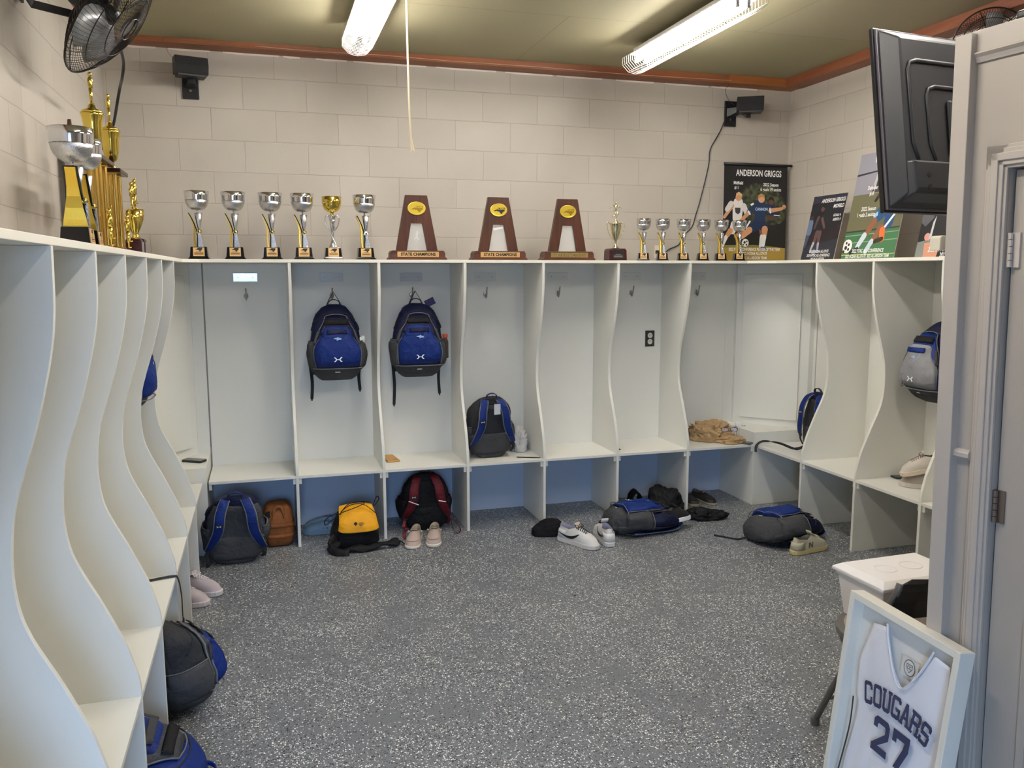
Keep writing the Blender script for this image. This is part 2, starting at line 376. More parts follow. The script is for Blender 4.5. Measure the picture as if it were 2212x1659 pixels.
for hz, mt in ((1.834, mat('painted_hinge', '#cfc4b8', .4)), (1.145, mat('worn_bronze_hinge', '#8d8078', .35, .8)), (.25, mat('painted_hinge', '#cfc4b8', .4))):
    bm = B(); box(bm, -.030, -.008, -.018, -.012, hz-.045, hz+.045, M=PM); box(bm, -.006, .006, -.016, -.006, hz-.045, hz+.045, M=PM)
    for k in range(5):
        z0 = hz-.045+k*.018
        lathe(bm, [(.0065, z0+.001), (.0065, z0+.017)], 8, (-.008, -.006, 0), M=PM)
    obj('door_hinge', bm, mt, door)

# ------------------------------------------------------------------ lockers
PROF = [(0, 0), (.484, 0), (.54, .006), (.60, .022), (.64, .033), (.69, .053), (.75, .078), (.80, .100), (.85, .124), (.90, .147), (.95, .165), (1.0, .175), (1.07, .180), (1.14, .176), (1.22, .164), (1.30, .141), (1.37, .118), (1.44, .097), (1.50, .081), (1.56, .067), (1.63, .054), (1.70, .047), (1.78, .044), (1.841, .043)]
SEAT = .475
def smooth_prof(P_):
    out = [P_[0]]
    for i in range(1, len(P_)-1):
        p0, p1, p2, p3 = P_[i-1] if i > 1 else P_[i], P_[i], P_[i+1], P_[min(i+2, len(P_)-1)]
        for k in range(3):
            t = k/3; out.append((p1[0]+(p2[0]-p1[0])*t, .5*((2*p1[1])+(-p0[1]+p2[1])*t+(2*p0[1]-5*p1[1]+4*p2[1]-p3[1])*t*t+(-p0[1]+3*p1[1]-3*p2[1]+p3[1])*t**3)))
    return out+[P_[-1]]
PROF = smooth_prof(PROF)
def side_panel(bm, X, depth, shelf_d):
    """panel at local x=X, wall at local y=0, room toward -y"""
    k = (depth-shelf_d)/.043
    pts = [(-.0012, .0005)]
    for z, o in PROF: pts.append((-(depth-o*(1+(k-1)*min(1, max(0, (z-1.1)/.7)))), min(max(z, .0005), 1.8402)))
    pts += [(-.0012, 1.8402)]
    prism(bm, pts, X-.0095, X+.0095, 'x')
def cubby(label, org, rz, wd, depth, shelf_d, div=1, first=False, under=None, plate=.52, group=None, hook=True, platecol=None, plate_x=None):
    t = thing('locker_cubby', label, 'locker', org, rz, 'open white locker cubbies')
    if div is not None:
        bm = B(); side_panel(bm, wd if div else 0, depth, shelf_d); obj('side_panel', bm, M_LOCK, t, bevel=.0015)
    if first:
        bm = B(); side_panel(bm, 0, depth, shelf_d); obj('side_panel', bm, M_LOCK, t, bevel=.0015)
    a = .0098; b = wd-.0098 if div is not None else wd-.0005
    bm = B(); box(bm, a, b, -depth+.001, -.0182, SEAT-.019, SEAT); obj('seat', bm, M_LOCK, t, bevel=.0015)
    bm = B(); box(bm, a, b, -.018, -.0012, SEAT-.019, 1.840); obj('back_panel', bm, M_LOCK, t)
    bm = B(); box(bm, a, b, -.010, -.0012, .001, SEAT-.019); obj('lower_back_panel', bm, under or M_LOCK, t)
    for x0, x1 in ((a, a+.018), (b-.018, b)):
        bm = B(); box(bm, x0, x1, -depth+.012, -.02, SEAT-.057, SEAT-.019); obj('cleat', bm, M_LOCK, t, bevel=.001)
    if hook:
        px = plate_x if plate_x is not None else wd*plate
        bm = B(); box(bm, px-.078, px+.078, -.024, -.018, 1.718, 1.776); o = obj('name_plate', bm, platecol or mat('frosted_name_plate', '#dcdcd6', .22, spec=.6), t, bevel=.002)
        for sx in (-.048, .048):
            bm = B(); lathe(bm, [(.004, 0), (.003, .003)], 8, M=Matrix.Translation((px+sx, -.024, 1.746)) @ Matrix.Rotation(PI/2, 4, 'X'))
            obj('screw', bm, M_STEEL, o)
        hx = px
        bm = B(); ball(bm, (hx, -.020, 1.622), .017, sc=(.85, .25, 1.15)); tube(bm, spline([(hx, -.024, 1.617), (hx, -.04, 1.61), (hx, -.058, 1.625), (hx, -.064, 1.655), (hx, -.07, 1.668)], 4), [.005]*17, 6)
        tube(bm, spline([(hx, -.024, 1.612), (hx, -.036, 1.597), (hx, -.046, 1.60), (hx, -.05, 1.612)], 4), .0045, 6); ball(bm, (hx, -.05, 1.614), .006); ball(bm, (hx, -.07, 1.67), .006)
        obj('coat_hook', bm, M_STEEL, t, smooth=True)
    return t
PW = mat('sky_glow_name_plate', '#eef3f2', .12, spec=1.0, coat=.6); PS = mat('silver_name_plate', '#cfd0d4', .2, spec=.9)  # PW: sky reflection on the leftmost plate painted in as a whiter colour
BX = [.30, .85, 1.411, 1.985, 2.540, 3.100, 3.667, 4.226]
BN = ['above a grey backpack and brown bag', 'holding the left hung blue backpack', 'above the red and black backpack',
      'with grey backpack sitting inside', 'that is entirely empty', 'with a black power outlet in its back', 'with tan shorts on its seat']
for i in range(7):
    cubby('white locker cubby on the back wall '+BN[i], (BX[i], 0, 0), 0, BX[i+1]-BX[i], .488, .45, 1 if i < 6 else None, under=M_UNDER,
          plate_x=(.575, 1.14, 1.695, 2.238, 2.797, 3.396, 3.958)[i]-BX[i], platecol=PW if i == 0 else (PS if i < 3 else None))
LY = [-5.36, -4.82, -4.28, -3.741, -3.221, -2.683, -2.133, -1.588, -1.032, -.49]
LN = ['nearest the doorway', 'second from the doorway', 'just left of the camera', 'with a blue bag below it', 'with a dark grey backpack beneath', 'with a black strap hanging off its seat',
      'above the pair of lavender shoes', 'with a blue backpack hung inside', 'next to the left corner box']
for i in range(9):
    cubby('white locker cubby on the left wall '+LN[i], (XW, LY[i], 0), PI/2, LY[i+1]-LY[i], .501, .455, 0, hook=True)
RY = [-.49, -1.063, -1.61, -2.158, -2.706, -3.254]
RN = ['with a blue strapped backpack leaning inside', 'that is completely empty', 'with a hung backpack and shoes', 'half hidden behind the post', 'farthest behind the partition']
for i in range(5):
    cubby('white locker cubby on the right wall '+RN[i], (XR, RY[i], 0), -PI/2, RY[i]-RY[i+1], .53, .478, 1)
# corner lockers: solid box seat and a diagonal back with an access panel
def corner(label, mir, x_wall, x_front):
    s = -1 if mir else 1     # s=1 : right corner
    t = thing('corner_locker', label, 'locker', (x_wall, 0, 0))
    W = abs(x_wall-x_front)-.0005; e = .0012; z0, z1 = SEAT+.092, 1.840
    def fx(pts): return [(-s*x, y) for x, y in pts]
    bm = B(); prism(bm, fx([(e, -e), (W, -e), (W, -.489), (e, -.489)]), .0005, z0, 'z'); obj('corner_box', bm, M_LOCK, t, bevel=.0015)
    bm = B(); prism(bm, fx([(.448, -.046), (.058, -.46), (e, -.46), (e, -e), (.448, -e)]), z0, z1, 'z'); obj('diagonal_back', bm, M_LOCK, t)
    bm = B(); prism(bm, fx([(.448, -e), (W, -e), (W, -.018), (.448, -.018)]), z0, z1, 'z'); prism(bm, fx([(e, -.46), (.018, -.46), (.018, -.489), (e, -.489)]), z0, z1, 'z'); obj('filler_strip', bm, M_LOCK, t)
    A = Vector((-s*.448, -.046, 0)); C2 = Vector((-s*.058, -.46, 0)); d = (C2-A).normalized(); n = Vector((0, 0, 1)).cross(d)
    if n.y > 0: n = -n
    L = (C2-A).length; bm = B(); P0 = A+d*.055+n*.0005; P1 = A+d*(L-.07)+n*.0005
    q = [P0, P1, P1+n*.018, P0+n*.018]; prism(bm, [(p.x, p.y) for p in q], z0+.055, 1.76, 'z'); obj('access_panel', bm, M_LOCK, t, bevel=.0015)
    return t
corner('solid white corner box with a diagonal back and flat access panel, right corner', False, XR, 4.226)
corner('solid white corner box with a dark phone on it, left corner', True, XW, .30)
# continuous top shelf around the three sides
bm = B(); y1, y2 = -5.36, -3.30; L_, R_, K = .230, 4.280, -.45; c = .09
pts = [(XW+.001, y1), (L_, y1), (L_, K-c), (L_+c, K), (R_-c*1.6, K), (R_, K-c*1.6), (R_, y2), (XR-.001, y2), (XR-.001, -.013), (XW+.001, -.013)]
prism(bm, pts, 1.841, 1.861, 'z'); sh = obj('trophy_shelf', bm, mat('white_shelf_paint', '#f0ece0', .4, bump=.08, bscale=120), bevel=.0015)
tag(sh, 'continuous white shelf running above the lockers on three walls', 'shelf')

# ------------------------------------------------------------------ ceiling lights
M_TUBE = mat('lit_fluorescent_tube', '#ffffff', .5, emit=('#fffaf2', TUBE_EMISSION))
M_WIREW = mat('white_wire', '#efe9e4', .4)
def fixture():
    t = thing('caged_tube_light', '', 'ceiling light', group='caged fluorescent fixtures')
    L = 1.19
    bm = B(); prism(bm, [(-.055, .0), (.055, .0), (.045, .045), (-.045, .045)], -.02, L+.02, 'y'); obj('housing', bm, mat('white_enamel', '#d8d2cc', .4), t, bevel=.003)
    bm = B(); prism(bm, [(-.085, -.004), (-.055, .012), (.055, .012), (.085, -.004), (.08, -.004), (.05, .004), (-.05, .004), (-.08, -.004)], 0, L, 'y'); obj('reflector', bm, mat('white_enamel', '#d8d2cc', .4), t)
    for sx in (-.032, .032):
        bm = B(); lathe(bm, [(.0128, 0), (.0128, L)], 10, M=Matrix.Translation((sx, 0, -.034)) @ Matrix.Rotation(-PI/2, 4, 'X')); obj('tube', bm, M_TUBE, t, smooth=False)
        for y in (-.004, L-.008):
            bm = B(); box(bm, sx-.009, sx+.009, y, y+.012, -.05, .004); obj('lamp_holder', bm, mat('grey_holder', '#8f8f93', .4), t)
    for sx in (.15, L-.15):
        pass
    bm = B(); shp = [(-.088, .0), (-.09, -.045), (-.05, -.085), (.0, -.095), (.05, -.085), (.09, -.045), (.088, .0)]
    n = 46
    for k in range(n+1):
        y = -.09+(L+.18)*k/n; tube(bm, [(x, y, z) for x, z in shp], .0013, 4)
    for x, z in shp: tube(bm, [(x, -.09, z), (x, L+.09, z)], .0015, 4)
    obj('wire_cage', bm, M_WIREW, t)
    bm = B()
    for y in (.12, L-.12): box(bm, -.008, .008, y-.008, y+.008, .045, .075)
    obj('mount', bm, M_STEEL, t)
    return t
f0 = fixture(); f0.location = (1.285, -1.93, 3.162); f0['label'] = 'caged twin tube light near the ceiling, left one over the trophies beside the pull cord'
dup(f0, (3.085, -1.975, 3.164), 0, 'caged twin tube light near the ceiling, right one, over the blue backpack on the floor')
dup(f0, (1.285, -4.45, 3.162), 0, 'caged twin tube light on the ceiling behind the left visible fixture')
dup(f0, (3.085, -4.45, 3.164), 0, 'caged twin tube light on the ceiling above the closet')

# ------------------------------------------------------------------ trophies on the shelf
ZS = 1.8615
def plaque(parent, w, h, y, z0, lines=4, m=None, ink=None, nc=True, slope=0.0, name='plaque'):
    """metal plate in the local xz plane facing -y, with state outline and lines of small print"""
    M = PL((0, y, z0), (1, 0, 0), (0, slope, 1))
    bm = B(); box(bm, -w/2, w/2, 0, h, -.002, .0004, 0, M=M); 
    if nc: flat(bm, ncshape(0, h*.80, w*.66), M, 1, .0008)
    for k in range(lines):
        ww = w*(.25, .42, .40, .44, .15)[k % 5]; zc = h*(.52-.11*k); flat(bm, rect(-ww, zc-h*.018*(2 if k == 2 else 1), ww, zc+h*.018*(2 if k == 2 else 1)), M, 1, .0008)
    return obj(name, bm, [m or M_PLAQUE, ink or M_INK], parent)
def cup(label, loc, rz=0, s=1.0, style='black', gold=False, group='tall cup trophies', ball_c='gold'):
    t = thing('cup_trophy', label, 'trophy', loc, rz, group, s)
    bm = B()
    loft(bm, [[(-a, -b, z), (a, -b, z), (a, b, z), (-a, b, z)] for a, b, z in ((.064, .058, 0), (.064, .058, .004), (.056, .051, .010), (.053, .048, .016), (.047, .043, .075))])
    obj('base', bm, M_BLACKG, t, bevel=.002)
    plaque(t, .066, .053, -.0495, .018, slope=.09)
    if not gold:
        bm = B()   # wide curved gold fin at the back, left
        loft(bm, [[(x-.004, -y, z), (x+.004, -y, z), (x+.004, y, z), (x-.004, y, z)] for x, y, z in ((-.020, .040, .075), (-.023, .036, .10), (-.024, .028, .14), (-.021, .022, .18), (-.026, .019, .21), (-.040, .017, .25), (-.052, .017, .275))])
        obj('gold_fin', bm, M_GOLD2, t, smooth=False)
        bm = B()
        loft(bm, [[(x-.003, -y, z), (x+.003, -y, z), (x+.003, y, z), (x-.003, y, z)] for x, y, z in ((-.008, .036, .075), (-.007, .034, .10), (-.004, .031, .14), (-.009, .028, .18), (-.022, .026, .22), (-.040, .024, .26), (-.051, .024, .28))])
        obj('dark_fin', bm, M_BLACKG if style == 'black' else M_GOLD, t)
        bm = B(); loft(bm, [[(x-w, -.038, z), (x+w, -.038, z), (x+w*.8, .0, z), (x-w*.8, .0, z)] for x, w, z in ((.014, .015, .075), (.012, .012, .11), (.008, .009, .14), (.004, .006, .165))]); obj('silver_leg', bm, M_SILV, t)
        bm = B(); lathe(bm, [(.004, .165), (.009, .19), (.016, .23), (.024, .28), (.021, .28), (.006, .20)], 16, (.006, -.008, 0)); obj('silver_cone', bm, M_SILV, t, smooth=True)
        bm = B(); ball(bm, (.004, -.022, .165), .016, 0, 16)
        for a, b in ((0, 0), (1.2, .5), (-1.2, .4), (.5, -1), (-.6, -.9)):
            p = Vector((math.sin(a)*math.cos(b), -math.cos(a)*math.cos(b), math.sin(b)))*.0125 + Vector((.004, -.022, .165)); ball(bm, p, .0062, 1, 8)
        obj('soccer_ball', bm, [M_WHITEP if ball_c == 'white' else M_GOLD, M_BLACKG], t, smooth=True)
        bm = B(); lathe(bm, [(.0105, .276), (.009, .282), (.005, .286), (.005, .296), (.012, .299)], 14); obj('stem', bm, M_CHROME, t, smooth=True)
        bm = B(); lathe(bm, [(.010, .298), (.030, .300), (.047, .309), (.058, .322), (.0655, .340), (.0695, .360), (.0680, .360), (.062, .338), (.05, .32), (.02, .306)], 28, caps=False); obj('bowl', bm, M_SILV, t, smooth=True)
        bm = B(); lathe(bm, [(.0695, .358), (.0715, .385), (.0735, .412), (.0715, .412), (.0695, .385), (.0675, .360)], 28, caps=False); obj('bowl_rim', bm, M_CHROME, t, smooth=True)
    else:
        bm = B(); lathe(bm, [(.028, .075), (.026, .083), (.013, .11), (.009, .15), (.011, .19), (.016, .24), (.024, .275), (.024, .282)], 18); obj('stem', bm, M_CHROME, t, smooth=True)
        for sx in (-1, 1):
            bm = B(); tube(bm, spline([(sx*.018, 0, .272), (sx*.036, 0, .278), (sx*.045, 0, .255), (sx*.036, 0, .215), (sx*.014, 0, .185)], 5), .0032, 6); obj('handle', bm, M_CHROME, t, smooth=True)
        bm = B(); tube(bm, spline([(-.02, -.008, .275), (0, -.016, .235), (.012, -.012, .2), (-.006, -.012, .16), (.012, -.014, .11), (.02, -.02, .078)], 5), .004, 6); obj('swirl', bm, M_CHROME, t, smooth=True)
        bm = B(); ball(bm, (.002, -.022, .243), .017, 0, 14); obj('soccer_ball', bm, M_CHROME, t, smooth=True)
        bm = B(); lathe(bm, [(.014, .282), (.010, .29), (.013, .300), (.028, .304), (.045, .316), (.056, .335), (.061, .36), (.062, .398), (.060, .398), (.058, .36), (.05, .335), (.03, .312)], 28, caps=True); obj('bowl', bm, M_GOLD, t, smooth=True)
    return t
c0 = cup('silver bowled cup trophy leftmost in the row on the back shelf', (.318, -.37, ZS))
dup(c0, (.530, -.37, ZS), 0, 'silver bowled cup trophy, second from left on the back shelf', 'tall cup trophies')
dup(c0, (.750, -.37, ZS), 0, 'silver bowled cup trophy, third from left on the back shelf', 'tall cup trophies')
dup(c0, (.945, -.37, ZS), 0, 'silver bowled cup trophy directly left of the gold bowled cup', 'tall cup trophies')
cup('gold bowled cup trophy with looped silver handles on the back shelf', (1.129, -.37, ZS), gold=True, s=1.0)
cup('silver bowled cup trophy with white ball, right of the gold bowled cup', (1.336, -.37, ZS), ball_c='white')
dup(c0, (.072, -2.62, ZS), PI/2, 'large silver and gold cup trophy nearest the camera on the left shelf', 'tall cup trophies')
dup(c0, (.055, -2.36, ZS), PI/2, 'silver and gold cup trophy second nearest on the left shelf', 'tall cup trophies')
s0 = cup('small silver cup trophy beside the silver figure cup', (3.325, -.37, ZS), -.32, .72, 'gold', group='small cup trophies')
for x, l in ((3.476, 'small silver cup trophy in front of the cream wall outlet'), (3.645, 'small silver cup trophy third from left in its row of six'), (3.805, 'small silver cup trophy fourth from left in its row of six'),
             (3.955, 'small silver cup trophy at the left edge of the tall black poster'), (4.108, 'small silver cup trophy standing fully before the tall black poster')):
    dup(s0, (x, -.37, ZS), -.32, l, 'small cup trophies')
W_WAL = wood_mat('walnut', '#2a150d', '#5b3322', 2, 8.0, .38)
W_WALH = wood_mat('walnut_base', '#331a10', '#5e3523', 0, 8.0, .38)
M_ACR = mat('clear_acrylic', '#f4f6f6', .06, trans=.0, alpha=.28)
M_MED = mat('gold_medallion', '#e6c84e', .34, .75, bump=.5, bscale=220, bdist=.002)
def aframe(label, x, kind):
    t = thing('wooden_trophy', label, 'trophy', (x, -.37, ZS), 0, 'wooden A-frame trophies')
    bm = B(); prism(bm, [(-.195, 0), (.195, 0), (.195, .008), (.182, .020), (.182, .044), (.172, .060), (-.172, .060), (-.182, .044), (-.182, .020), (-.195, .008)], -.055, .055, 'y'); obj('base', bm, W_WALH, t, bevel=.002)
    for sx in (-1, 1):
        bm = B(); prism(bm, [(sx*.068, .061), (sx*.139, .061), (sx*.072, .42), (0, .42), (0, .238), (sx*.038, .238)], -.016, .016, 'y'); obj('leg', bm, W_WAL, t, bevel=.0015)
    bm = B(); prism(bm, [(-.067, .061), (.067, .061), (.037, .236), (-.037, .236)], -.004, .004, 'y'); o = obj('acrylic_panel', bm, M_ACR, t)
    if kind != 2:
        bm = B(); M = PL((0, -.0046, 0), (1, 0, 0), (0, 0, 1)); 
        if kind == 0:
            flat(bm, circ(.004, .185, .006), M); flat(bm, limb2((.004, .176), (.0, .155), .007, .005), M); flat(bm, limb2((.0, .155), (.010, .128), .004, .003), M); flat(bm, limb2((0, .155), (-.014, .136), .004, .003), M); flat(bm, limb2((.004, .172), (-.014, .165), .003, .002), M); flat(bm, limb2((.004, .172), (.018, .178), .003, .002), M); flat(bm, circ(-.002, .119, .005), M)
        else: flat(bm, [(-.034, .215), (.034, .225), (.034, .212), (-.034, .200)], M)
        obj('etching', bm, mat('frost_etch', '#ffffff', .6, alpha=.6), o)
    M = PL((0, -.0165, .350), (1, 0, 0), (0, 0, 1)); bm = B()
    v = [[(Vector((a*math.cos(2*PI*j/28), z, a*.73*math.sin(2*PI*j/28)))) + Vector((0, -.0165, .335)) for j in range(28)] for a, z in ((.060, 0), (.060, -.003), (.056, -.005), (.052, -.004))]
    loft(bm, v); o = obj('medallion', bm, M_MED, t, smooth=False)
    bm = B(); M2 = PL((0, -.0212, .335), (1, 0, 0), (0, 0, 1)); flat(bm, ncshape(.004, 0, .082), M2, 0); 
    mm = mat('engraved_gold', '#a8892a', .4, .8) if kind != 1 else M_INK
    text_into(bm, 'NCISAA', M2 @ Matrix.Translation((.012, .008, 0)), .018, 1, bold=.0006, sx=.9)
    obj('state_emblem', bm, [mm, M_MED], o)
    bm = B(); box(bm, -.138, .138, -.0575, -.055, .018, .052); pl = obj('plaque', bm, M_PLAQUE if kind < 2 else mat('pale_brass_plate', '#c9b477', .25, .8), t)
    bm = B(); M3 = PL((0, -.0578, .035), (1, 0, 0), (0, 0, 1)); text_into(bm, 'STATE CHAMPIONS', M3, .0285, 0, bold=.0010, sx=.92); obj('engraving', bm, M_INK if kind < 2 else mat('faint_engraving', '#a08c58', .4, .6), pl)
    return t
aframe('dark wooden state champions trophy with a player etched in its clear panel, left of three', 1.675, 0)
aframe('dark wooden state champions trophy with a black state outline, middle of three', 2.237, 1)
aframe('dark wooden A-shaped trophy with a blank looking brass plate, right of three', 2.738, 2)
def figure(bm, c, h, pose=0, mi=0):
    c = Vector(c); s = h
    def P(x, z, y=0): return c + Vector((x*s, y*s, z*s))
    hip = P(0, .5); ch = P(.0, .74); nk = P(0, .84)
    ball(bm, P(0, .93), .068*s, mi, 10, (1, 1, 1.15))
    tube(bm, [hip, P(0, .60), ch, nk, P(0, .88)], [.075*s, .07*s, .095*s, .05*s, .03*s], 8, mi=mi)
    if pose == 0: L = [((.04, .48), (.06, .25), (.05, .02)), ((-.04, .48), (-.05, .25), (-.05, .02))]; A = [((.10, .80), (.14, .62), (.10, .48)), ((-.10, .80), (-.14, .62), (-.06, .55))]
    elif pose == 1: L = [((.04, .48), (.12, .28), (.02, .06)), ((-.04, .48), (-.02, .25), (-.24, .12))]; A = [((.10, .80), (.25, .70), (.34, .6)), ((-.10, .80), (-.26, .74), (-.38, .62))]
    else: L = [((.04, .48), (.16, .30), (.28, .22)), ((-.04, .48), (-.06, .25), (-.02, .02))]; A = [((.10, .80), (.2, .95), (.3, 1.08)), ((-.10, .80), (-.22, .66), (-.30, .54))]
    for a, b, d in L: tube(bm, [P(*a), P(*b), P(*d)], [.055*s, .042*s, .026*s], 7, mi=mi); ball(bm, P(d[0]+.02, d[1], -.03), .03*s, mi, 8, (1, 1.8, .8))
    for a, b, d in A: tube(bm, [P(*a), P(*b), P(*d)], [.036*s, .028*s, .02*s], 6, mi=mi); ball(bm, P(*d), .024*s, mi, 8)
# silver figure cup
t = thing('figure_cup_trophy', 'pale gold two-handled cup trophy topped by a running figure on a dark block', 'trophy', (3.107, -.37, ZS))
bm = B(); prism(bm, [(-.072, -.05), (.072, -.05), (.072, .05), (-.072, .05)], 0, .003, 'z'); loft(bm, [[(-a, -b, z), (a, -b, z), (a, b, z), (-a, b, z)] for a, b, z in ((.068, .05, .003), (.066, .048, .07), (.058, .042, .083))]); obj('base', bm, wood_mat('mahogany', '#2b0f10', '#43191a', 0, 6, .25), t, bevel=.002)
plaque(t, .084, .062, -.0512, .010, 4, M_BLACK, mat('silver_border', '#b9b4ac', .3, .7), nc=False, slope=.02)
M_PGOLD = mat('pale_gold_plating', '#e5dcb4', .12, 1.0)
bm = B(); lathe(bm, [(.026, .083), (.024, .09), (.010, .105), (.007, .125), (.012, .14), (.028, .18), (.038, .22), (.041, .255), (.046, .262), (.042, .262), (.036, .25)], 24); obj('cup_body', bm, M_PGOLD, t, smooth=True)
for sx in (-1, 1):
    bm = B(); tube(bm, spline([(sx*.042, 0, .252), (sx*.062, 0, .268), (sx*.066, 0, .24), (sx*.052, 0, .19), (sx*.02, 0, .145)], 5), .0028, 6); obj('handle', bm, M_PGOLD, t, smooth=True)
bm = B(); lathe(bm, [(.02, .262), (.016, .27), (.008, .285), (.012, .29)], 14); obj('lid', bm, M_PGOLD, t, smooth=True)
bm = B(); figure(bm, (0, 0, .288), .122, 1); obj('figurine', bm, M_PGOLD, t, smooth=True)
# two tall column trophies on the left shelf
M_FLUTE = mat('fluted_gold_column', '#c4a052', .25, 1.0)
def column_trophy(label, loc, rz, cols, hc, cup_s):
    t = thing('column_trophy', label, 'trophy', loc, rz, 'tall gold column trophies')
    w = cols[-1]-cols[0]; bm = B(); box(bm, cols[0]-.045, cols[-1]+.045, -.045, .045, 0, .028); obj('base', bm, mat('mahogany_block', '#2b1210', .25), t, bevel=.003)
    bm = B(); box(bm, cols[0]+.02, cols[-1]-.02, -.048, -.045, .004, .024); obj('name_plate', bm, M_PLAQUE, t)
    for i, x in enumerate(cols):
        bm = B(); n = 60
        rr = [[(x+(.024+.0016*(j % 2))*math.cos(2*PI*j/n), (.024+.0016*(j % 2))*math.sin(2*PI*j/n), z) for j in range(n)] for z in (.032, hc)]
        loft(bm, rr); lathe(bm, [(.030, .028), (.031, .034), (.025, .038)], 20, (x, 0, 0)); lathe(bm, [(.025, hc-.006), (.030, hc-.002), (.030, hc)], 20, (x, 0, 0)); obj('column', bm, M_FLUTE, t)
    bm = B(); box(bm, cols[0]-.05, cols[-1]+.05, -.05, .05, hc, hc+.018); obj('top_plate', bm, mat('mahogany_block', '#2b1210', .25), t, bevel=.003)
    z = hc+.018; k = cup_s; xm = (cols[0]+cols[-1])/2; bm = B()
    lathe(bm, [(.03*k, 0), (.028*k, .01*k), (.008*k, .03*k), (.012*k, .045*k), (.03*k, .06*k), (.042*k, .11*k), (.046*k, .17*k), (.052*k, .205*k), (.056*k, .215*k), (.050*k, .225*k)], 24, (xm, 0, z)); obj('cup', bm, M_GOLD, t, smooth=True)
    bm = B(); lathe(bm, [(.056*k, .222*k), (.045*k, .235*k), (.02*k, .245*k), (.016*k, .262*k), (.006*k, .27*k)], 20, (xm, 0, z)); obj('lid', bm, M_GOLD, t, smooth=True)
    bm = B(); figure(bm, (xm, 0, z+.268*k), .155*k, 0); obj('figurine', bm, M_GOLD, t, smooth=True)
    bm = B(); figure(bm, (cols[0]-.002, -.058, .03), .15, 2); obj('column_figure', bm, M_GOLD, t, smooth=True)
    return t
column_trophy('tallest gold column trophy with a standing figure on a lidded cup, left shelf', (.03, -1.93, ZS), PI/2, (-.12, -.03, .10), .38, .82)
column_trophy('second tall gold column trophy, right of the tallest on the left shelf', (.045, -1.62, ZS), PI/2, (-.06, .06), .365, .80)
def figcup(label, loc, rz, pose, s=1.0):
    t = thing('figure_cup_trophy', label, 'trophy', loc, rz, 'gold figure cups by the left corner', s)
    bm = B(); loft(bm, [[(-a, -b, z), (a, -b, z), (a, b, z), (-a, b, z)] for a, b, z in ((.05, .04, .0), (.048, .038, .08), (.042, .034, .09))]); obj('base', bm, wood_mat('mahogany', '#2b0f10', '#43191a', 0, 6, .25), t, bevel=.002)
    bm = B(); box(bm, -.036, .036, -.043, -.0405, .012, .075); obj('plaque', bm, mat('dull_silver_plate', '#9b9896', .35, .7), t)
    bm = B(); lathe(bm, [(.02, .09), (.008, .105), (.008, .12), (.02, .145), (.036, .19), (.04, .24), (.036, .24), (.02, .18)], 20); obj('cup_body', bm, M_GOLD, t, smooth=True)
    bm = B(); figure(bm, (0, 0, .24), .15, pose); obj('figurine', bm, M_GOLD, t, smooth=True)
figcup('small gold cup with kicking figure nearest the left corner on the shelf', (.075, -1.18, ZS), PI/2, 2)
figcup('small gold figure cup squeezed right behind the column trophies', (.085, -1.36, ZS), PI/2, 1, .92)
# dark plaques leaning on the left wall behind the trophies
t = thing('wall_award_plaque', 'dark triangular topped award plaque leaning on the left wall behind the column trophies', 'plaque', (-.13, -1.35, ZS), 0)
bm = B(); prism(bm, [(-.07, 0), (.11, 0), (.13, .55), (.06, .66), (-.05, .52)], -.008, .008, 'x', M=Matrix.Rotation(-.08, 4, 'Y')); obj('board', bm, W_WAL, t, bevel=.002)

# ------------------------------------------------------------------ posters
def pm(c): return mat('print_'+c.strip('#'), c, .42)
class Art:
    def __init__(s, M, w, h): s.bm = B(); s.M = M; s.w = w; s.h = h; s.mats = []; s.k = 1; s.l = .0003
    def mi(s, c):
        m_ = pm(c) if isinstance(c, str) else c
        if m_ not in s.mats: s.mats.append(m_)
        return s.mats.index(m_)
    def poly(s, pts, c):
        q = [(min(max(p[0], 0), 1)*s.w, (1-min(max(p[1], 0), 1))*s.h) for p in pts]; s.l += .00003; flat(s.bm, q, s.M, s.mi(c), s.l)
    def limb(s, p, q, a, b, c): # widths in units of poster width
        r = s.h/s.w; P_ = limb2((p[0], p[1]*r), (q[0], q[1]*r), a, b); s.poly([(x, y/r) for x, y in P_], c)
    def circle(s, x, y, rad, c): s.poly([(x+rad*math.cos(2*PI*i/16), y+rad*s.w/s.h*math.sin(2*PI*i/16)) for i in range(16)], c)
    def text(s, st, x, y, size, c='#f4f4f2', align='CENTER', bold=.03, sx=.75, shear=0): text_into(s.bm, st, s.M @ Matrix.Translation((x*s.w, (1-y)*s.h, 0)), size*s.w, s.mi(c), align, bold*size*s.w*.7, sx, .0018, shear)
def poster(label, name_loc, xd, up, w, h, th=.005):
    t = thing('player_poster', label, 'poster', name_loc); xd = Vector(xd).normalized(); up = Vector(up).normalized()
    M = PL((0, 0, 0), xd, up); bm = B(); box(bm, 0, w, 0, h, -th, 0, M=M); obj('board', bm, mat('foam_board_edge', '#c9c6bd', .6), t)
    return t, Art(M, w, h)
def foliage_mat():
    mt = bpy.data.materials.new('print_foliage'); mt.use_nodes = True; N = NT(mt); co = N.add('ShaderNodeTexCoord')
    nz = N.add('ShaderNodeTexNoise', i_Scale=28.0, i_Detail=6.0); N.link(co.outputs['Object'], nz.inputs['Vector'])
    rp = N.add('ShaderNodeMapRange'); N.link(nz.outputs['Fac'], rp.inputs['Value']); rp.inputs[1].default_value = .38; rp.inputs[2].default_value = .68
    N.link(N.mix(rp.outputs[0], rgb('#1d211b'), rgb('#5d6344')), N.b.inputs['Base Color']); N.b.inputs['Roughness'].default_value = .45; return mt
M_FOL = foliage_mat()
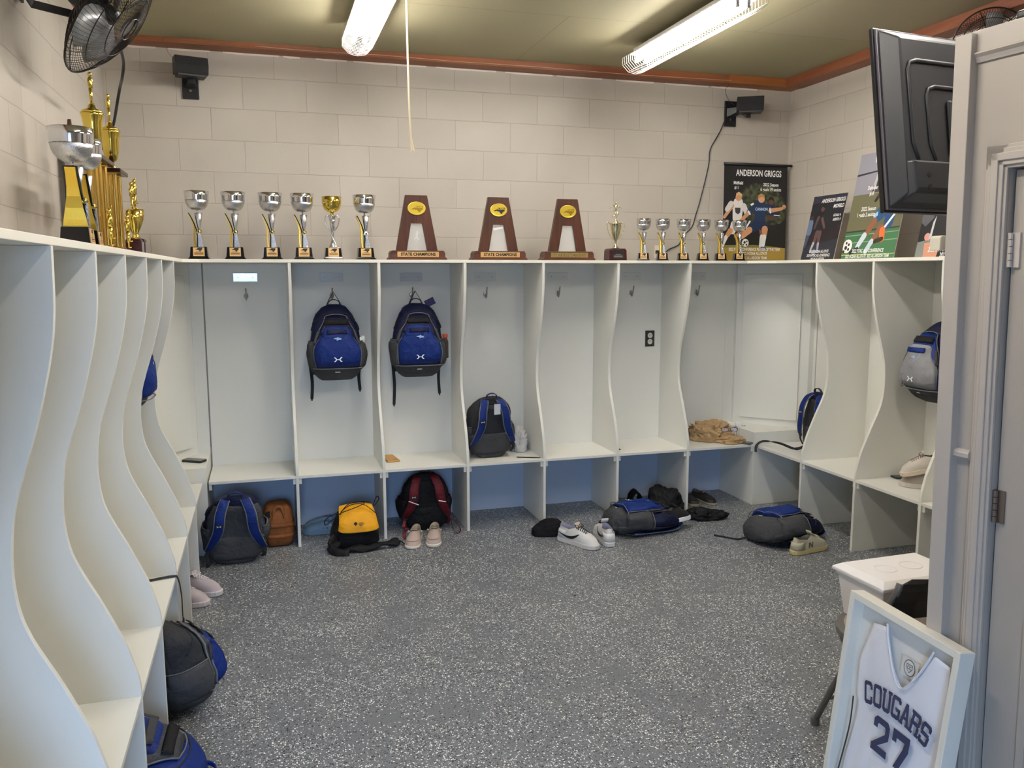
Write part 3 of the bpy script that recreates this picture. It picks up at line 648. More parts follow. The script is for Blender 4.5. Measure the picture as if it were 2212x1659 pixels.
# tall black poster on the back wall
t, A = poster('tall black poster with three soccer players under a black hanger rod', (4.140, -.085, ZS), (1, 0, 0), (0, .02, 1), .568, .742)
A.poly(rect(0, 0, 1, 1), '#17181b')
A.poly([(0, .62), (1, .62), (1, 1), (0, 1)], '#1a1a19'); A.poly([(0, .83), (.5, .825), (1, .86), (1, 1), (0, 1)], '#a98d3e'); A.poly([(0, .83), (.5, .825), (.9, .85), (.3, .855), (0, .86)], '#7e7a36')
A.poly([(.26, .3), (.34, .22), (.5, .18), (.66, .2), (.8, .22), (.95, .34), (1, .42), (.98, .55), (.9, .6), (.7, .62), (.4, .6), (.3, .45)], M_FOL)
sk = '#d39a72'; 
A.limb((.23, .40), (.22, .56), .085, .07, '#e9e6e2'); A.limb((.14, .42), (.02, .54), .03, .022, sk); A.limb((.12, .40), (.06, .46), .04, .035, '#dcd8d4'); A.limb((.32, .42), (.37, .50), .04, .035, '#e2dedb'); A.limb((.37, .5), (.30, .58), .022, .02, sk)
A.limb((.18, .61), (.15, .68), .055, .05, '#e4e1de'); A.limb((.27, .61), (.30, .67), .055, .05, '#dedad6'); A.limb((.12, .68), (.06, .74), .04, .03, '#c98f68'); A.limb((.05, .75), (-.02, .86), .03, .02, '#e6e4e0'); A.limb((.30, .69), (.2, .74), .03, .025, '#b77d58')
A.circle(.235, .335, .048, sk); A.poly([(.19, .33), (.2, .29), (.24, .275), (.29, .3), (.285, .325), (.23, .305)], '#d9b681'); A.poly([(.18, .44), (.27, .44), (.265, .49), (.23, .51), (.19, .49)], '#3c3a40')
A.limb((.76, .40), (.78, .50), .05, .06, '#1b2a4e'); A.circle(.755, .37, .045, '#6b4634'); A.poly([(.71, .36), (.72, .325), (.77, .32), (.80, .35), (.80, .37), (.76, .345)], '#1a1310'); A.limb((.80, .46), (.86, .53), .03, .022, '#5d3f2e'); A.limb((.86, .53), (.70, .53), .02, .02, '#5d3f2e'); A.limb((.78, .46), (.85, .51), .035, .03, '#1b2a4e'); A.poly([(.8, .505), (.9, .51), (.9, .52), (.8, .515)], '#f0f0f0')
A.limb((.60, .62), (.62, .72), .04, .035, '#8b5b3e'); A.limb((.62, .74), (.60, .84), .035, .025, '#e9e7e4')
A.limb((.58, .42), (.58, .56), .10, .085, '#1c3259'); A.limb((.47, .43), (.40, .49), .045, .04, '#1c3259'); A.limb((.40, .49), (.27, .58), .028, .022, sk); A.limb((.70, .42), (.74, .46), .045, .04, '#1c3259'); A.limb((.74, .465), (.93, .44), .03, .022, sk); A.circle(.96, .42, .03, sk)
A.poly([(.42, .4), (.47, .385), (.48, .40), (.44, .42)], '#eef2f6'); A.limb((.39, .475), (.42, .505), .012, .012, '#eef2f6'); A.limb((.735, .44), (.745, .485), .012, .012, '#eef2f6')
A.limb((.52, .62), (.44, .66), .075, .06, '#182b4d'); A.limb((.62, .62), (.66, .64), .075, .06, '#182b4d'); A.limb((.42, .58), (.36, .65), .012, .012, '#f2f4f6'); A.limb((.42, .67), (.30, .74), .045, .035, sk); A.limb((.66, .66), (.66, .72), .05, .035, sk); A.limb((.655, .74), (.64, .83), .034, .025, '#ecebe8'); A.poly([(.6, .845), (.66, .845), (.74, .875), (.6, .875)], '#33507c')
A.circle(.595, .345, .052, '#dba67e'); A.poly([(.54, .345), (.545, .305), (.59, .285), (.64, .30), (.65, .34), (.6, .32)], '#b58c5a')
A.text('CANNON', .6, .452, .055, '#bcd4ee', bold=.05, sx=.8)
A.circle(.355, .805, .055, '#e6e6e2'); A.circle(.345, .80, .018, '#26282a'); A.circle(.38, .79, .012, '#26282a'); A.circle(.375, .825, .013, '#26282a'); A.circle(.325, .825, .011, '#26282a')
A.text('ANDERSON GRIGGS', .545, .082, .118, bold=.035, sx=.66); A.text('Midfield', .225, .185, .062); A.text('#11', .2, .235, .058); A.text('2022 Season', .74, .195, .062, sx=.78); A.text('6 goals 19 assists', .74, .245, .062, sx=.78)
A.text('2022 PTAC CONFERENCE PLAYER OF THE YEAR', .505, .875, .058, sx=.66); A.text('2022 NCISAA ALL-STATE', .505, .918, .056, sx=.66); A.text('2022 ALL-REGION TEAM', .505, .965, .056, sx=.66)
obj('print', A.bm, A.mats, t)
bm = B(); tube(bm, [(-.005, .006, .748), (.60, .006, .748)], .010, 10); obj('hanger_rod', bm, M_BLACK, t, smooth=True)
# dark poster
t, A = poster('small dark poster of a lone player at night, left of the grass field poster', (4.452, -.645, ZS), (0, -1, 0), (.21, 0, 1), .362, .465)
A.poly(rect(0, 0, 1, 1), '#15161f'); A.poly([(0, 0), (1, 0), (1, .1), (.5, .08), (.2, .1), (0, .13)], '#2a2b3a'); A.poly([(0, .78), (1, .66), (1, 1), (0, 1)], '#262833'); A.poly([(.2, .55), (1, .5), (1, .68), (0, .8), (0, .62)], '#1d1218')
A.limb((.06, .42), (.07, .56), .09, .08, '#5f7390'); A.limb((.06, .64), (.04, .78), .05, .03, '#3d4a66'); A.circle(.08, .34, .045, '#3a2c2c')
A.limb((.36, .34), (.38, .52), .12, .10, '#14151a'); A.limb((.40, .36), (.52, .50), .035, .03, '#5e4340'); A.limb((.28, .34), (.22, .5), .04, .03, '#4e3b3c'); A.circle(.36, .21, .055, '#5b4140'); A.poly([(.29, .2), (.31, .15), (.38, .13), (.43, .17), (.41, .2), (.34, .17)], '#101014')
A.limb((.34, .58), (.30, .72), .06, .04, '#5a4244'); A.limb((.42, .58), (.44, .74), .055, .035, '#5a4244'); A.limb((.29, .74), (.24, .86), .035, .025, '#a8aebb'); A.limb((.44, .75), (.46, .86), .035, .025, '#9aa0ae'); A.circle(.36, .88, .06, '#8a8f99')
A.text('ANDERSON GRIGGS', .97, .09, .105, align='RIGHT', sx=.72, shear=.15); A.text('MIDFIELD', .97, .185, .10, align='RIGHT', sx=.72, shear=.15); A.text('GOALS: 4', .93, .325, .07, align='RIGHT', sx=.72, shear=.15); A.text('ASSISTS: 9', .95, .39, .07, align='RIGHT', sx=.72, shear=.15)
A.text('2023-24 NCISAA ALL-STATE', .52, .87, .072, sx=.66, shear=.15); A.text('2023-34 PTAC ALL-CONFERENCE', .52, .93, .072, sx=.66, shear=.15); A.text('2023-24 ALL-REGION', .52, .985, .068, sx=.66, shear=.15)
obj('print', A.bm, A.mats, t)
# grass field poster
t, A = poster('grass field poster of a kicking player in orange and blue', (4.452, -1.085, ZS), (0, -1, 0), (.185, 0, 1), .492, .705)
A.poly(rect(0, 0, 1, 1), '#66644a'); A.poly([(0, 0), (1, 0), (1, .38), (0, .39)], '#8e8c96'); A.poly([(.42, 0), (1, 0), (1, .2), (.44, .2)], '#6a3f3a'); A.poly([(.44, .18), (1, .18), (1, .38), (.34, .38)], '#3c3437'); A.poly([(0, .19), (.45, .17), (.43, .185), (0, .21)], '#2f2e36'); A.poly([(.36, .3), (.44, .0), (.46, 0), (.4, .38)], '#b8b5ba')
A.poly([(0, .745), (1, .72), (1, 1), (0, 1)], '#3f6f4a'); A.poly([(0, .735), (1, .71), (1, .725), (0, .75)], '#33352c'); A.poly([(0, .775), (1, .75), (1, .757), (0, .783)], '#88a786'); A.poly([(0, .845), (1, .82), (1, .828), (0, .853)], '#86a888'); A.poly([(0, .955), (1, .95), (1, .958), (0, .965)], '#b9ba70')
A.limb((.75, .22), (.72, .48), .12, .10, '#e58a45'); A.limb((.64, .20), (.52, .40), .035, .028, '#5a382a'); A.limb((.52, .40), (.46, .46), .03, .02, '#2b201c'); A.poly([(.60, .46), (.7, .46), (.72, .50), (.6, .52)], '#e9975a')
A.limb((.68, .53), (.58, .60), .10, .085, '#23507c'); A.limb((.80, .53), (.78, .68), .10, .08, '#1f4a78'); A.poly([(.9, .55), (.92, .57), (.72, .74), (.70, .72)], '#e6e9ee'); A.poly([(.47, .60), (.55, .56), (.56, .60), (.5, .625)], '#9ecbe6')
A.limb((.52, .65), (.42, .76), .05, .045, '#8d5a40'); A.limb((.66, .72), (.56, .82), .055, .04, '#8d5a40'); A.limb((.38, .78), (.28, .89), .045, .035, '#cfd8e2'); A.limb((.54, .84), (.46, .93), .04, .035, '#c7d2de'); A.poly([(.14, .92), (.3, .88), (.34, .93), (.16, .96)], '#1c1d20'); A.limb((.7, .74), (.72, .82), .05, .045, '#d96f38'); A.limb((.72, .82), (.6, .84), .03, .03, '#3a2a22')
A.circle(.085, .875, .095, '#eceae6'); A.circle(.06, .89, .028, '#222'+'222'); A.circle(.11, .86, .02, '#222222'); A.circle(.115, .905, .02, '#222222'); A.circle(.06, .845, .018, '#222222'); A.circle(.03, .925, .02, '#222222')
A.text('WARD', .42, .075, .125, sx=.62); A.text('J', .76, .075, .125, sx=.62); A.text('Defender', .36, .335, .072, sx=.7); A.text('#18', .36, .39, .072, sx=.7); A.text('2022 Season', .36, .53, .075, sx=.74); A.text('1 goals 2 assists', .33, .585, .075, sx=.74)
A.text('2022 PTAC ALL-CONFERENCE', .5, .925, .068, sx=.66); A.text('2022 NCISAA ALL-STATE  2022 ALL-REGION TEAM', .5, .975, .062, sx=.6)
obj('print', A.bm, A.mats, t)
# mostly hidden poster
t, A = poster('dark uniform player poster partly hidden behind the television and the post', (4.452, -1.752, ZS), (0, -1, 0), (.185, 0, 1), .46, .62)
A.poly(rect(0, 0, 1, 1), '#101014'); A.poly([(0, .45), (.2, .45), (.2, .62), (.08, .7), (0, .66)], '#55565a'); A.poly([(0, .85), (.25, .82), (.3, 1), (0, 1)], '#7c827e'); A.poly([(.12, .86), (.4, .84), (.36, 1), (.14, 1)], '#c98f76'); A.circle(.15, .8, .05, '#d0928a'); A.poly([(.2, .66), (.24, .6), (.22, .8), (.18, .84)], '#c9ccd0'); A.poly([(.22, .55), (.46, .53), (.47, .56), (.25, .585)], '#e8ebf0'); A.circle(.22, .49, .05, '#d95a55')
A.poly([(.45, .45), (.62, .45), (.62, .62), (.46, .62)], '#1f2a52'); A.text('CA', .5, .47, .1, '#8ea4cc')
A.text('2023-24 NCISAA ALL-STATE', .66, .865, .09, sx=.62, shear=.15); A.text('2023-34 PTAC ALL-CONFERENCE', .62, .925, .09, sx=.62, shear=.15); A.text('2023-24 ALL-REGION', .66, .98, .085, sx=.62, shear=.15)
obj('print', A.bm, A.mats, t)

# ------------------------------------------------------------------ speakers, wires, cord, outlets
def speaker(label, x, z, yaw, bz, mx):
    t = thing('wall_speaker', label, 'speaker', (x, 0, 0), 0, 'black wall speakers')
    R = Matrix.Translation((mx, -.15, z)) @ Matrix.Rotation(yaw, 4, 'Z')
    bm = B(); prism(bm, [(-.045, -.052), (-.062, 0), (-.045, .052), (.05, .052), (.05, -.052)], -.098, .098, 'x', M=R); obj('speaker_box', bm, M_DARK, t, bevel=.003)
    bm = B(); prism(bm, [(-.0455, -.051), (-.0635, 0), (-.061, 0), (-.043, -.051)], -.094, .094, 'x', M=R); obj('grille', bm, mat('black_grille_cloth', '#101013', .7, bump=.5, bscale=500), t)
    bm = B(); box(bm, -.085, .085, -.05, .05, -.066, -.053, M=R); obj('cradle', bm, M_BLACK, t, bevel=.002)
    bm = B(); box(bm, -.05, .05, -.016, -.001, bz, bz+.19); o = obj('wall_plate', bm, M_BLACK, t, bevel=.003)
    bm = B(); loft(bm, [[(a+cx, y, c+d) for a, d in ((-w_, -w_), (w_, -w_), (w_, w_), (-w_, w_))] for w_, y, c, cx in ((.035, -.016, bz+.10, 0), (.018, -.07, bz+.12, mx*.5), (.022, -.13, z-.075, mx))]); obj('arm', bm, M_BLACK, t, bevel=.002)
    bm = B(); lathe(bm, [(.010, 0), (.010, .008)], 10, M=Matrix.Translation((0, -.018, bz+.05)) @ Matrix.Rotation(PI/2, 4, 'X')); obj('bolt', bm, M_CHROME, t)
    return t
speaker('black angled wall speaker high on the back wall above the left cups', .292, 3.055, .25, 2.885, .015)
speaker('black wall speaker high in the back right corner, with cable hanging', 4.215, 3.045, -.5, 2.90, .085)
def wire(name, label, pts, r, m_, cat='cable', k=6):
    bm = B(); tube(bm, spline(pts, k), r, 6); return tag(obj(name, bm, m_, smooth=True), label, cat)
wire('speaker_cable', 'long black cable running down the back wall from the right speaker to the cream outlet', [(4.17, -.03, 2.98), (4.13, -.012, 2.86), (4.05, -.010, 2.72), (4.04, -.009, 2.6), (3.98, -.009, 2.35), (3.94, -.009, 2.22), (3.91, -.009, 2.13), (3.83, -.009, 2.05), (3.80, -.009, 1.99), (3.72, -.010, 1.955), (3.68, -.012, 1.93), (3.62, -.02, 1.925), (3.605, -.035, 1.93)], .0042, M_BLACK)
wire('thin_wire', 'thin dark wire from the beam to the left wall speaker', [(.215, -.08, 3.11), (.17, -.03, 3.16), (.17, -.146, 3.20), (.20, -.146, 3.218), (.4, -.146, 3.205), (.62, -.146, 3.205)], .0016, mat('copper_wire', '#8a6a55', .5))
wire('thin_wire', 'thin dark wire from the beam to the right wall speaker', [(4.15, -.146, 3.21), (4.16, -.02, 3.17), (4.19, -.02, 3.1), (4.22, -.06, 3.05)], .0014, mat('dark_wire', '#3a3230', .5))
wire('thin_wire', 'long thin white wire stapled along the back wooden beam', [(.7, -.146, 3.207), (1.1, -.146, 3.202), (1.5, -.146, 3.208), (2.0, -.146, 3.203), (2.6, -.146, 3.206), (3.2, -.146, 3.201), (3.7, -.146, 3.205), (4.13, -.146, 3.21)], .0016, mat('pale_wire', '#c9ab98', .5))
t = thing('pull_cord', 'long cream pull cord with a frayed end hanging from the ceiling', 'cord', (1.441, -1.5, 2.455))
bm = B(); tube(bm, spline([(.012, 0, .0), (.010, .0, .03), (.006, 0, .12), (.003, 0, .3), (.001, 0, .5), (0, 0, .768)], 5), .0052, 7); obj('string', bm, mat('cream_cotton', '#ddd0b4', .8), t, smooth=True)
bm = B(); random.seed(4)
for k in range(16):
    a = random.uniform(0, 2*PI); r_ = random.uniform(.004, .016); tube(bm, [(.012, 0, .035), (.012+r_*.3*math.cos(a), r_*.3*math.sin(a), .005), (.016+r_*math.cos(a), r_*math.sin(a), -.045-random.uniform(0, .015))], .0016, 4)
obj('frayed_end', bm, mat('cream_cotton', '#ddd0b4', .8), t)
# outlets
t = thing('wall_outlet', 'cream wall outlet with a plug in it, behind the small silver cups', 'outlet', (3.635, -.0005, 1.925))
bm = B(); box(bm, -.038, .038, -.008, 0, -.062, .06); obj('cover_plate', bm, mat('cream_plastic', '#e3dac3', .4), t, bevel=.002)
bm = B(); box(bm, -.012, .012, -.0095, -.008, -.045, -.012); obj('socket', bm, mat('cream_plastic2', '#d6ccb4', .4), t, bevel=.001)
for x in (-.004, .004):
    bm = B(); box(bm, x-.0012, x+.0012, -.0100, -.0094, -.032, -.022); obj('slot', bm, M_BLACK, t)
tag(obj('power_plug', (lambda b: (prism(b, [(-.016, -.014), (.012, -.011), (.012, .011), (-.016, .014)], -.040, -.010, 'y', M=Matrix.Translation((3.615, 0, 1.932))), b)[1])(B()), M_BLACK, bevel=.004), 'black power plug pushed into the cream wall outlet', 'plug')
t = thing('wall_outlet', 'black plated outlet with white sockets inside a back wall locker', 'outlet', (3.563, -.0186, 1.265))
bm = B(); box(bm, -.039, .039, -.006, 0, -.062, .062); obj('cover_plate', bm, mat('dark_bronze_plate', '#3c3a33', .35, .5), t, bevel=.002)
for z in (-.024, .024):
    bm = B(); prism(bm, circ(0, z, .020, 16, .021), -.009, -.006, 'y'); o = obj('socket', bm, mat('ivory_socket', '#d8d6cc', .4), t)
    for x in (-.006, .006):
        bm = B(); box(bm, x-.0014, x+.0014, -.0096, -.009, z-.002, z+.009); obj('slot', bm, M_BLACK, o)

# ------------------------------------------------------------------ caged fans
M_FANW = mat('dark_fan_wire', '#26211f', .4, .4); M_BLADE = mat('grey_fan_blade', '#8d8f92', .3, .2)
def fan(label, hub, axis, r, bracket, wires=84):
    t = thing('wall_fan', label, 'fan', hub, (0, 0, 0), 'caged wall fans')
    q = Vector((0, 0, 1)).rotation_difference(Vector(axis).normalized()).to_matrix().to_4x4()
    def prof(s, sg):  # s 0..1 from hub to rim
        return r*(.16+.84*s), sg*(.088*math.cos(s*PI/2)**.8)
    bm = B()
    for k in range(wires):
        a = 2*PI*k/wires
        for sg in (1, -1):
            pts = []
            for j in range(8):
                rr, z = prof(j/7, sg); aa = a + (1-j/7)*.35*sg; pts.append((rr*math.cos(aa), rr*math.sin(aa), z))
            tube(bm, pts, .0011, 3, M=q)
    obj('wire_guard', bm, M_FANW, t)
    bm = B()
    for s_, rr in ((1, .0042), (.72, .002), (.4, .002), (0.02, .002)):
        for sg in ((1, -1) if s_ < 1 else (1,)):
            R_, z = prof(s_, sg); tube(bm, [(R_*math.cos(2*PI*j/48), R_*math.sin(2*PI*j/48), z) for j in range(48)], rr, 5, closed=True, M=q)
    for k in range(6):
        a = 2*PI*k/6; tube(bm, [(prof(j/6, -1)[0]*math.cos(a), prof(j/6, -1)[0]*math.sin(a), prof(j/6, -1)[1]-.004) for j in range(7)], .0022, 4, M=q)
    obj('guard_ring', bm, M_FANW, t)
    bm = B(); lathe(bm, [(.0, .078), (.04, .078), (.042, .070), (.0, .068)], 20, caps=False, M=q); obj('front_cap', bm, mat('grey_cap', '#5b5a5c', .3, .5), t)
    bm = B(); lathe(bm, [(.05, -.16), (.062, -.15), (.062, -.05), (.04, -.03)], 20, M=q); obj('motor', bm, M_BLACK, t, smooth=False)
    bm = B(); lathe(bm, [(.035, -.03), (.035, .02), (.02, .03)], 16, M=q); obj('hub', bm, M_DARK, t)
    for k in range(4):
        a = 2*PI*k/4+.4; bm = B(); rings = []
        for j in range(6):
            s_ = j/5; rr = r*(.14+.74*s_); wd = r*(.20+.30*math.sin(s_*PI*.8)); tw = .7-.4*s_
            c_ = Vector((rr*math.cos(a+.25*s_), rr*math.sin(a+.25*s_), 0)); td = Vector((-math.sin(a+.25*s_), math.cos(a+.25*s_), 0)); up = td*math.cos(tw)+Vector((0, 0, 1))*math.sin(tw); nn = td*math.sin(tw)-Vector((0, 0, 1))*math.cos(tw)
            rings.append([c_+up*wd*.5+nn*.0015, c_+nn*.004, c_-up*wd*.5+nn*.0015, c_-up*wd*.5-nn*.0005, c_+nn*.001, c_+up*wd*.5-nn*.0005])
        loft(bm, rings, M=q); obj('blade', bm, M_BLADE, t, smooth=True)
    bm = B(); bp = [Vector(b)-Vector(hub) for b in bracket]; ribbon(bm, bp+[q @ Vector((0, 0, -.10))], .034, .009, Vector((0, 0, 1))); 
    obj('bracket', bm, M_BLACK, t)
    bm = B(); b0 = bp[0]; sx = -1 if b0.x < 0 else 1; x0 = b0.x+(0.0 if sx < 0 else -.012); box(bm, x0, x0+.012, b0.y-.03, b0.y+.03, b0.z-.08, b0.z+.08); obj('wall_plate', bm, M_BLACK, t, bevel=.002)
    return t
fan('black caged oscillating fan on the left wall above the gold trophies', (.128, -1.95, 2.838), (.79, -.06, -.60), .285, [(-.213, -1.93, 2.95), (-.17, -1.90, 2.87), (.0, -1.87, 2.845)])
fan('black caged fan on the right wall, peeking over the television', (4.595, -2.05, 3.03), (-.6, -.55, -.35), .185, [(4.746, -1.90, 3.08), (4.72, -1.93, 3.07), (4.66, -1.98, 3.06)])
wire('fan_cord', 'thick black power cord drooping from the left fan behind the trophies', [(.128, -1.83, 2.78), (.118, -1.6, 2.74), (.095, -1.5, 2.685), (.055, -1.3, 2.68), (.020, -1.2, 2.605), (-.013, -1.1, 2.54), (-.060, -1.0, 2.465), (-.15, -1.0, 2.36), (-.205, -1.0, 2.30)], .0075, M_BLACK)

# ------------------------------------------------------------------ television
TVM = Matrix(); 
t = thing('television', 'back of a black wall mounted television hanging beside the white post', 'television', (2.512, -3.735, 1.975), (0, 0, 0))
xh = Vector((.9955, .095, 0)); yh = Vector((-.0, .155, .988)); yh = (yh - xh*yh.dot(xh)).normalized(); zz = xh.cross(yh)   # zz points toward the camera side (the back of the set)
TM = Matrix((xh, yh, zz)).transposed().to_4x4(); TM.translation = Vector((-.008, -.02, -.017))
Wt, Ht = .96, .565
M_TV = mat('grey_black_tv_shell', '#303134', .42, bump=.05, bscale=400); M_TVE = mat('tv_gloss_edge', '#1a1a1c', .2)
bm = B(); box(bm, 0, Wt, 0, Ht, -.022, -.006, M=TM); obj('screen_bezel', bm, M_TVE, t, bevel=.003)
bm = B(); box(bm, .006, Wt-.006, .006, Ht-.006, -.006, .004, M=TM); obj('bezel_step', bm, mat('tv_silver_edge', '#6e6a72', .3, .6), t, bevel=.002)
bm = B(); loft(bm, [[(a, b, z) for a, b in ((x0, y0), (Wt-x0, y0), (Wt-x0, Ht-y0), (x0, Ht-y0))] for x0, y0, z in ((.010, .010, .004), (.014, .014, .010), (.040, .045, .050), (.048, .052, .053))], M=TM); obj('rear_shell', bm, M_TV, t, bevel=.006, bseg=3)
for k, (x0, y1_) in enumerate(((.070, Ht-.115), (.140, Ht-.190))):
    bm = B(); tube(bm, [Vector(p) for p in ((x0+.02, .15, .053), (x0, .2, .0555), (x0-.004, y1_-.03, .0555), (x0+.004, y1_-.008, .0555), (x0+.03, y1_, .0555), (Wt-x0-.03, y1_, .0555), (Wt-x0, y1_-.03, .0555), (Wt-x0-.02, .15, .053))], .0065, 8, M=TM, flat=.6); obj('pressed_rib', bm, M_TV, t, smooth=True)
bm = B(); loft(bm, [[(a, b, z) for a, b in ((x0, y0), (Wt-x0, y0), (Wt-x0, y1_), (x0, y1_))] for x0, y0, y1_, z in ((.03, .02, .150, .012), (.05, .045, .142, .070), (.06, .06, .135, .074))], M=TM); obj('lower_housing', bm, M_TV, t, bevel=.006, bseg=3)
for yy in (.062, .098):
    bm = B(); lathe(bm, [(.008, 0), (.008, .0015)], 14, M=TM @ Matrix.Translation((.105, yy, .0735))); obj('screw_hole', bm, M_INK, t)
bm = B(); box(bm, .215, .70, .17, .335, .053, .066, M=TM); obj('mount_plate', bm, M_TV, t, bevel=.008, bseg=3)
bm = B(); tube(bm, [TM @ Vector((.48, .3, .066)), TM @ Vector((.50, .3, .13)), Vector((.55, -.17, .26))], .022, 8); obj('mount_arm', bm, M_BLACK, t)
# cream holder under the television, fixed to the post, with a rolled black lead
t = thing('cable_holder', 'cream plastic holder with a black camera sticking from the post under the television', 'holder', (2.570, -3.940, 1.838))
bm = B(); prism(bm, [(-.04, 0), (.05, .004), (.05, .022), (-.018, .022), (-.018, .042), (-.034, .042), (-.040, .036)], -.008, .03, 'y'); obj('bracket', bm, mat('cream_plastic', '#e3dac3', .4), t, bevel=.002)
bm = B(); ball(bm, (.018, .005, .046), .022, sc=(1.2, 1, 1)); obj('camera_body', bm, M_BLACKG, t, smooth=True)
bm = B(); box(bm, -.012, .004, -.012, .0, .048, .066); obj('lens_cap', bm, mat('pale_blue_glass', '#a9cfe4', .15), t, bevel=.002)
t = thing('soundbar', 'black rounded box lying on top of the closet, far upper right', 'speaker', (0, 0, 0))
bm = B(); box(bm, -.62, .028, -.085, -.02, 2.4172, 2.447, M=PM); obj('speaker_case', bm, M_BLACK, t, bevel=.012, bseg=4)

# ------------------------------------------------------------------ folding chair, cooler
t = thing('folding_chair', 'grey metal folding chair with a tan padded seat holding the foam cooler', 'chair', (2.93, -3.45, 0))
M_CH = mat('grey_metal_paint', '#6b6a68', .35, .3)
for sx in (-1, 1):
    bm = B(); tube(bm, spline([(sx*.215, .17, .013), (sx*.215, .05, .25), (sx*.205, -.08, .47), (sx*.20, -.19, .66), (sx*.185, -.20, .715)], 4), .0125, 8); obj('front_leg', bm, M_CH, t, smooth=True)
    bm = B(); tube(bm, [(sx*.20, -.24, .013), (sx*.195, -.06, .25), (sx*.19, .08, .425)], .0115, 8); obj('rear_leg', bm, M_CH, t, smooth=True)
    for y in (.17, -.24):
        bm = B(); lathe(bm, [(.017, .0005), (.017, .03), (.013, .034)], 10, (sx*(.215 if y > 0 else .20), y-.002 if y > 0 else y+.002, 0)); obj('foot_cap', bm, mat('grey_rubber', '#5c5c5c', .6), t)
for y, z in ((.10, .145), (-.185, .13)):
    bm = B(); tube(bm, [(-.21, y, z), (.21, y, z)], .007, 8); obj('cross_bar', bm, M_CH, t, smooth=True)
bm = B(); loft(bm, [[(x*a, y*b-.02, z) for x, y in circ(0, 0, 1, 28)] for a, b, z in ((.22, .215, .418), (.235, .225, .425), (.235, .225, .446), (.228, .218, .452))]); o = obj('seat_pan', bm, M_CH, t, smooth=False, bevel=.003)
bm = B(); loft(bm, [[(x*a, y*b-.02, z) for x, y in circ(0, 0, 1, 28)] for a, b, z in ((.205, .195, .4515), (.205, .195, .456), (.19, .18, .459))]); obj('seat_pad', bm, mat('tan_vinyl', '#b79f8b', .45), t, smooth=True)
bm = B(); rings = []
for z, yy in ((.575, -.165), (.60, -.178), (.65, -.195), (.69, -.203), (.715, -.205), (.728, -.203)):
    hw = .21 if z < .66 else (.20 if z < .7 else (.18 if z < .72 else .14)); rings.append([(x*hw, yy-.02*(1-x*x)*1.2+dy, z) for x, dy in ((-1, 0), (-.6, 0), (0, 0), (.6, 0), (1, 0), (1, -.007), (.6, -.007), (0, -.007), (-.6, -.007), (-1, -.007))])
loft(bm, rings); obj('backrest', bm, mat('black_glossy_metal', '#2c2c2d', .18, .4), t, smooth=False, bevel=.002)
t = thing('foam_cooler', 'white foam cooler box with two lid rings on the folding chair', 'cooler', (2.975, -3.395, .4605), .03)
M_FOAM = mat('white_foam', '#f1edea', .6, bump=.25, bscale=350)
bm = B(); loft(bm, [[(x*a, y*b, z) for x, y in ((-1, -1), (1, -1), (1, 1), (-1, 1))] for a, b, z in ((.165, .10, 0), (.185, .12, .155), (.192, .126, .158), (.192, .126, .168))]); obj('tub', bm, M_FOAM, t, bevel=.008, bseg=3)
bm = B(); loft(bm, [[(x*a, y*b, z) for x, y in ((-1, -1), (1, -1), (1, 1), (-1, 1))] for a, b, z in ((.198, .132, .1685), (.202, .136, .172), (.202, .136, .184), (.175, .108, .202))]); ld = obj('lid', bm, M_FOAM, t, bevel=.006, bseg=3)
for cx in (-.07, .05):
    bm = B(); tube(bm, [(cx+.042*math.cos(a), .034*math.sin(a)*1.15, .2025) for a in [2*PI*i/30 for i in range(30)]], .0035, 6, closed=True, flat=.6); obj('lid_ring', bm, M_FOAM, ld, smooth=True)
bm = B(); box(bm, -.1925, -.186, -.05, .02, .105, .125); obj('grip', bm, M_FOAM, t, bevel=.003)

# ------------------------------------------------------------------ framed jersey
FH = .745; fa = math.radians(6.5)
FM = Matrix.Translation((2.455, -3.712, .002)) @ Matrix.Rotation(math.radians(-90-2.8+.0), 4, 'Z') @ Matrix.Rotation(-fa, 4, 'X')
t = thing('framed_jersey', 'white sports jersey with navy lettering in a white shadow box frame on the floor', 'framed jersey'); t.matrix_world = FM
Wf = .470; D = .050
M_FR = mat('cream_white_frame', '#e9e5d8', .35)
for nm, q in (('left', [(0, 0), (.022, 0), (.022, FH), (0, FH)]), ('right', [(Wf-.022, 0), (Wf, 0), (Wf, FH), (Wf-.022, FH)]), ('bottom', [(.022, 0), (Wf-.022, 0), (Wf-.022, .022), (.022, .022)]), ('top', [(.022, FH-.022), (Wf-.022, FH-.022), (Wf-.022, FH), (.022, FH)])):
    bm = B(); prism(bm, q, -D, 0, 'y'); obj('frame_rail', bm, M_FR, t, bevel=.0015)
bm = B(); box(bm, .022, Wf-.022, -.008, -.002, .022, FH-.022); obj('backing', bm, mat('white_backing_board', '#e6e4de', .6), t)
bm = B(); box(bm, .023, Wf-.023, -.0455, -.0435, .023, FH-.023); obj('glazing', bm, mat('clear_glazing', '#ffffff', .04, alpha=.02, spec=.5), t)
M_JER = mat('white_jersey_cloth', '#e9e9ef', .8, bump=.35, bscale=500, bdist=.001)
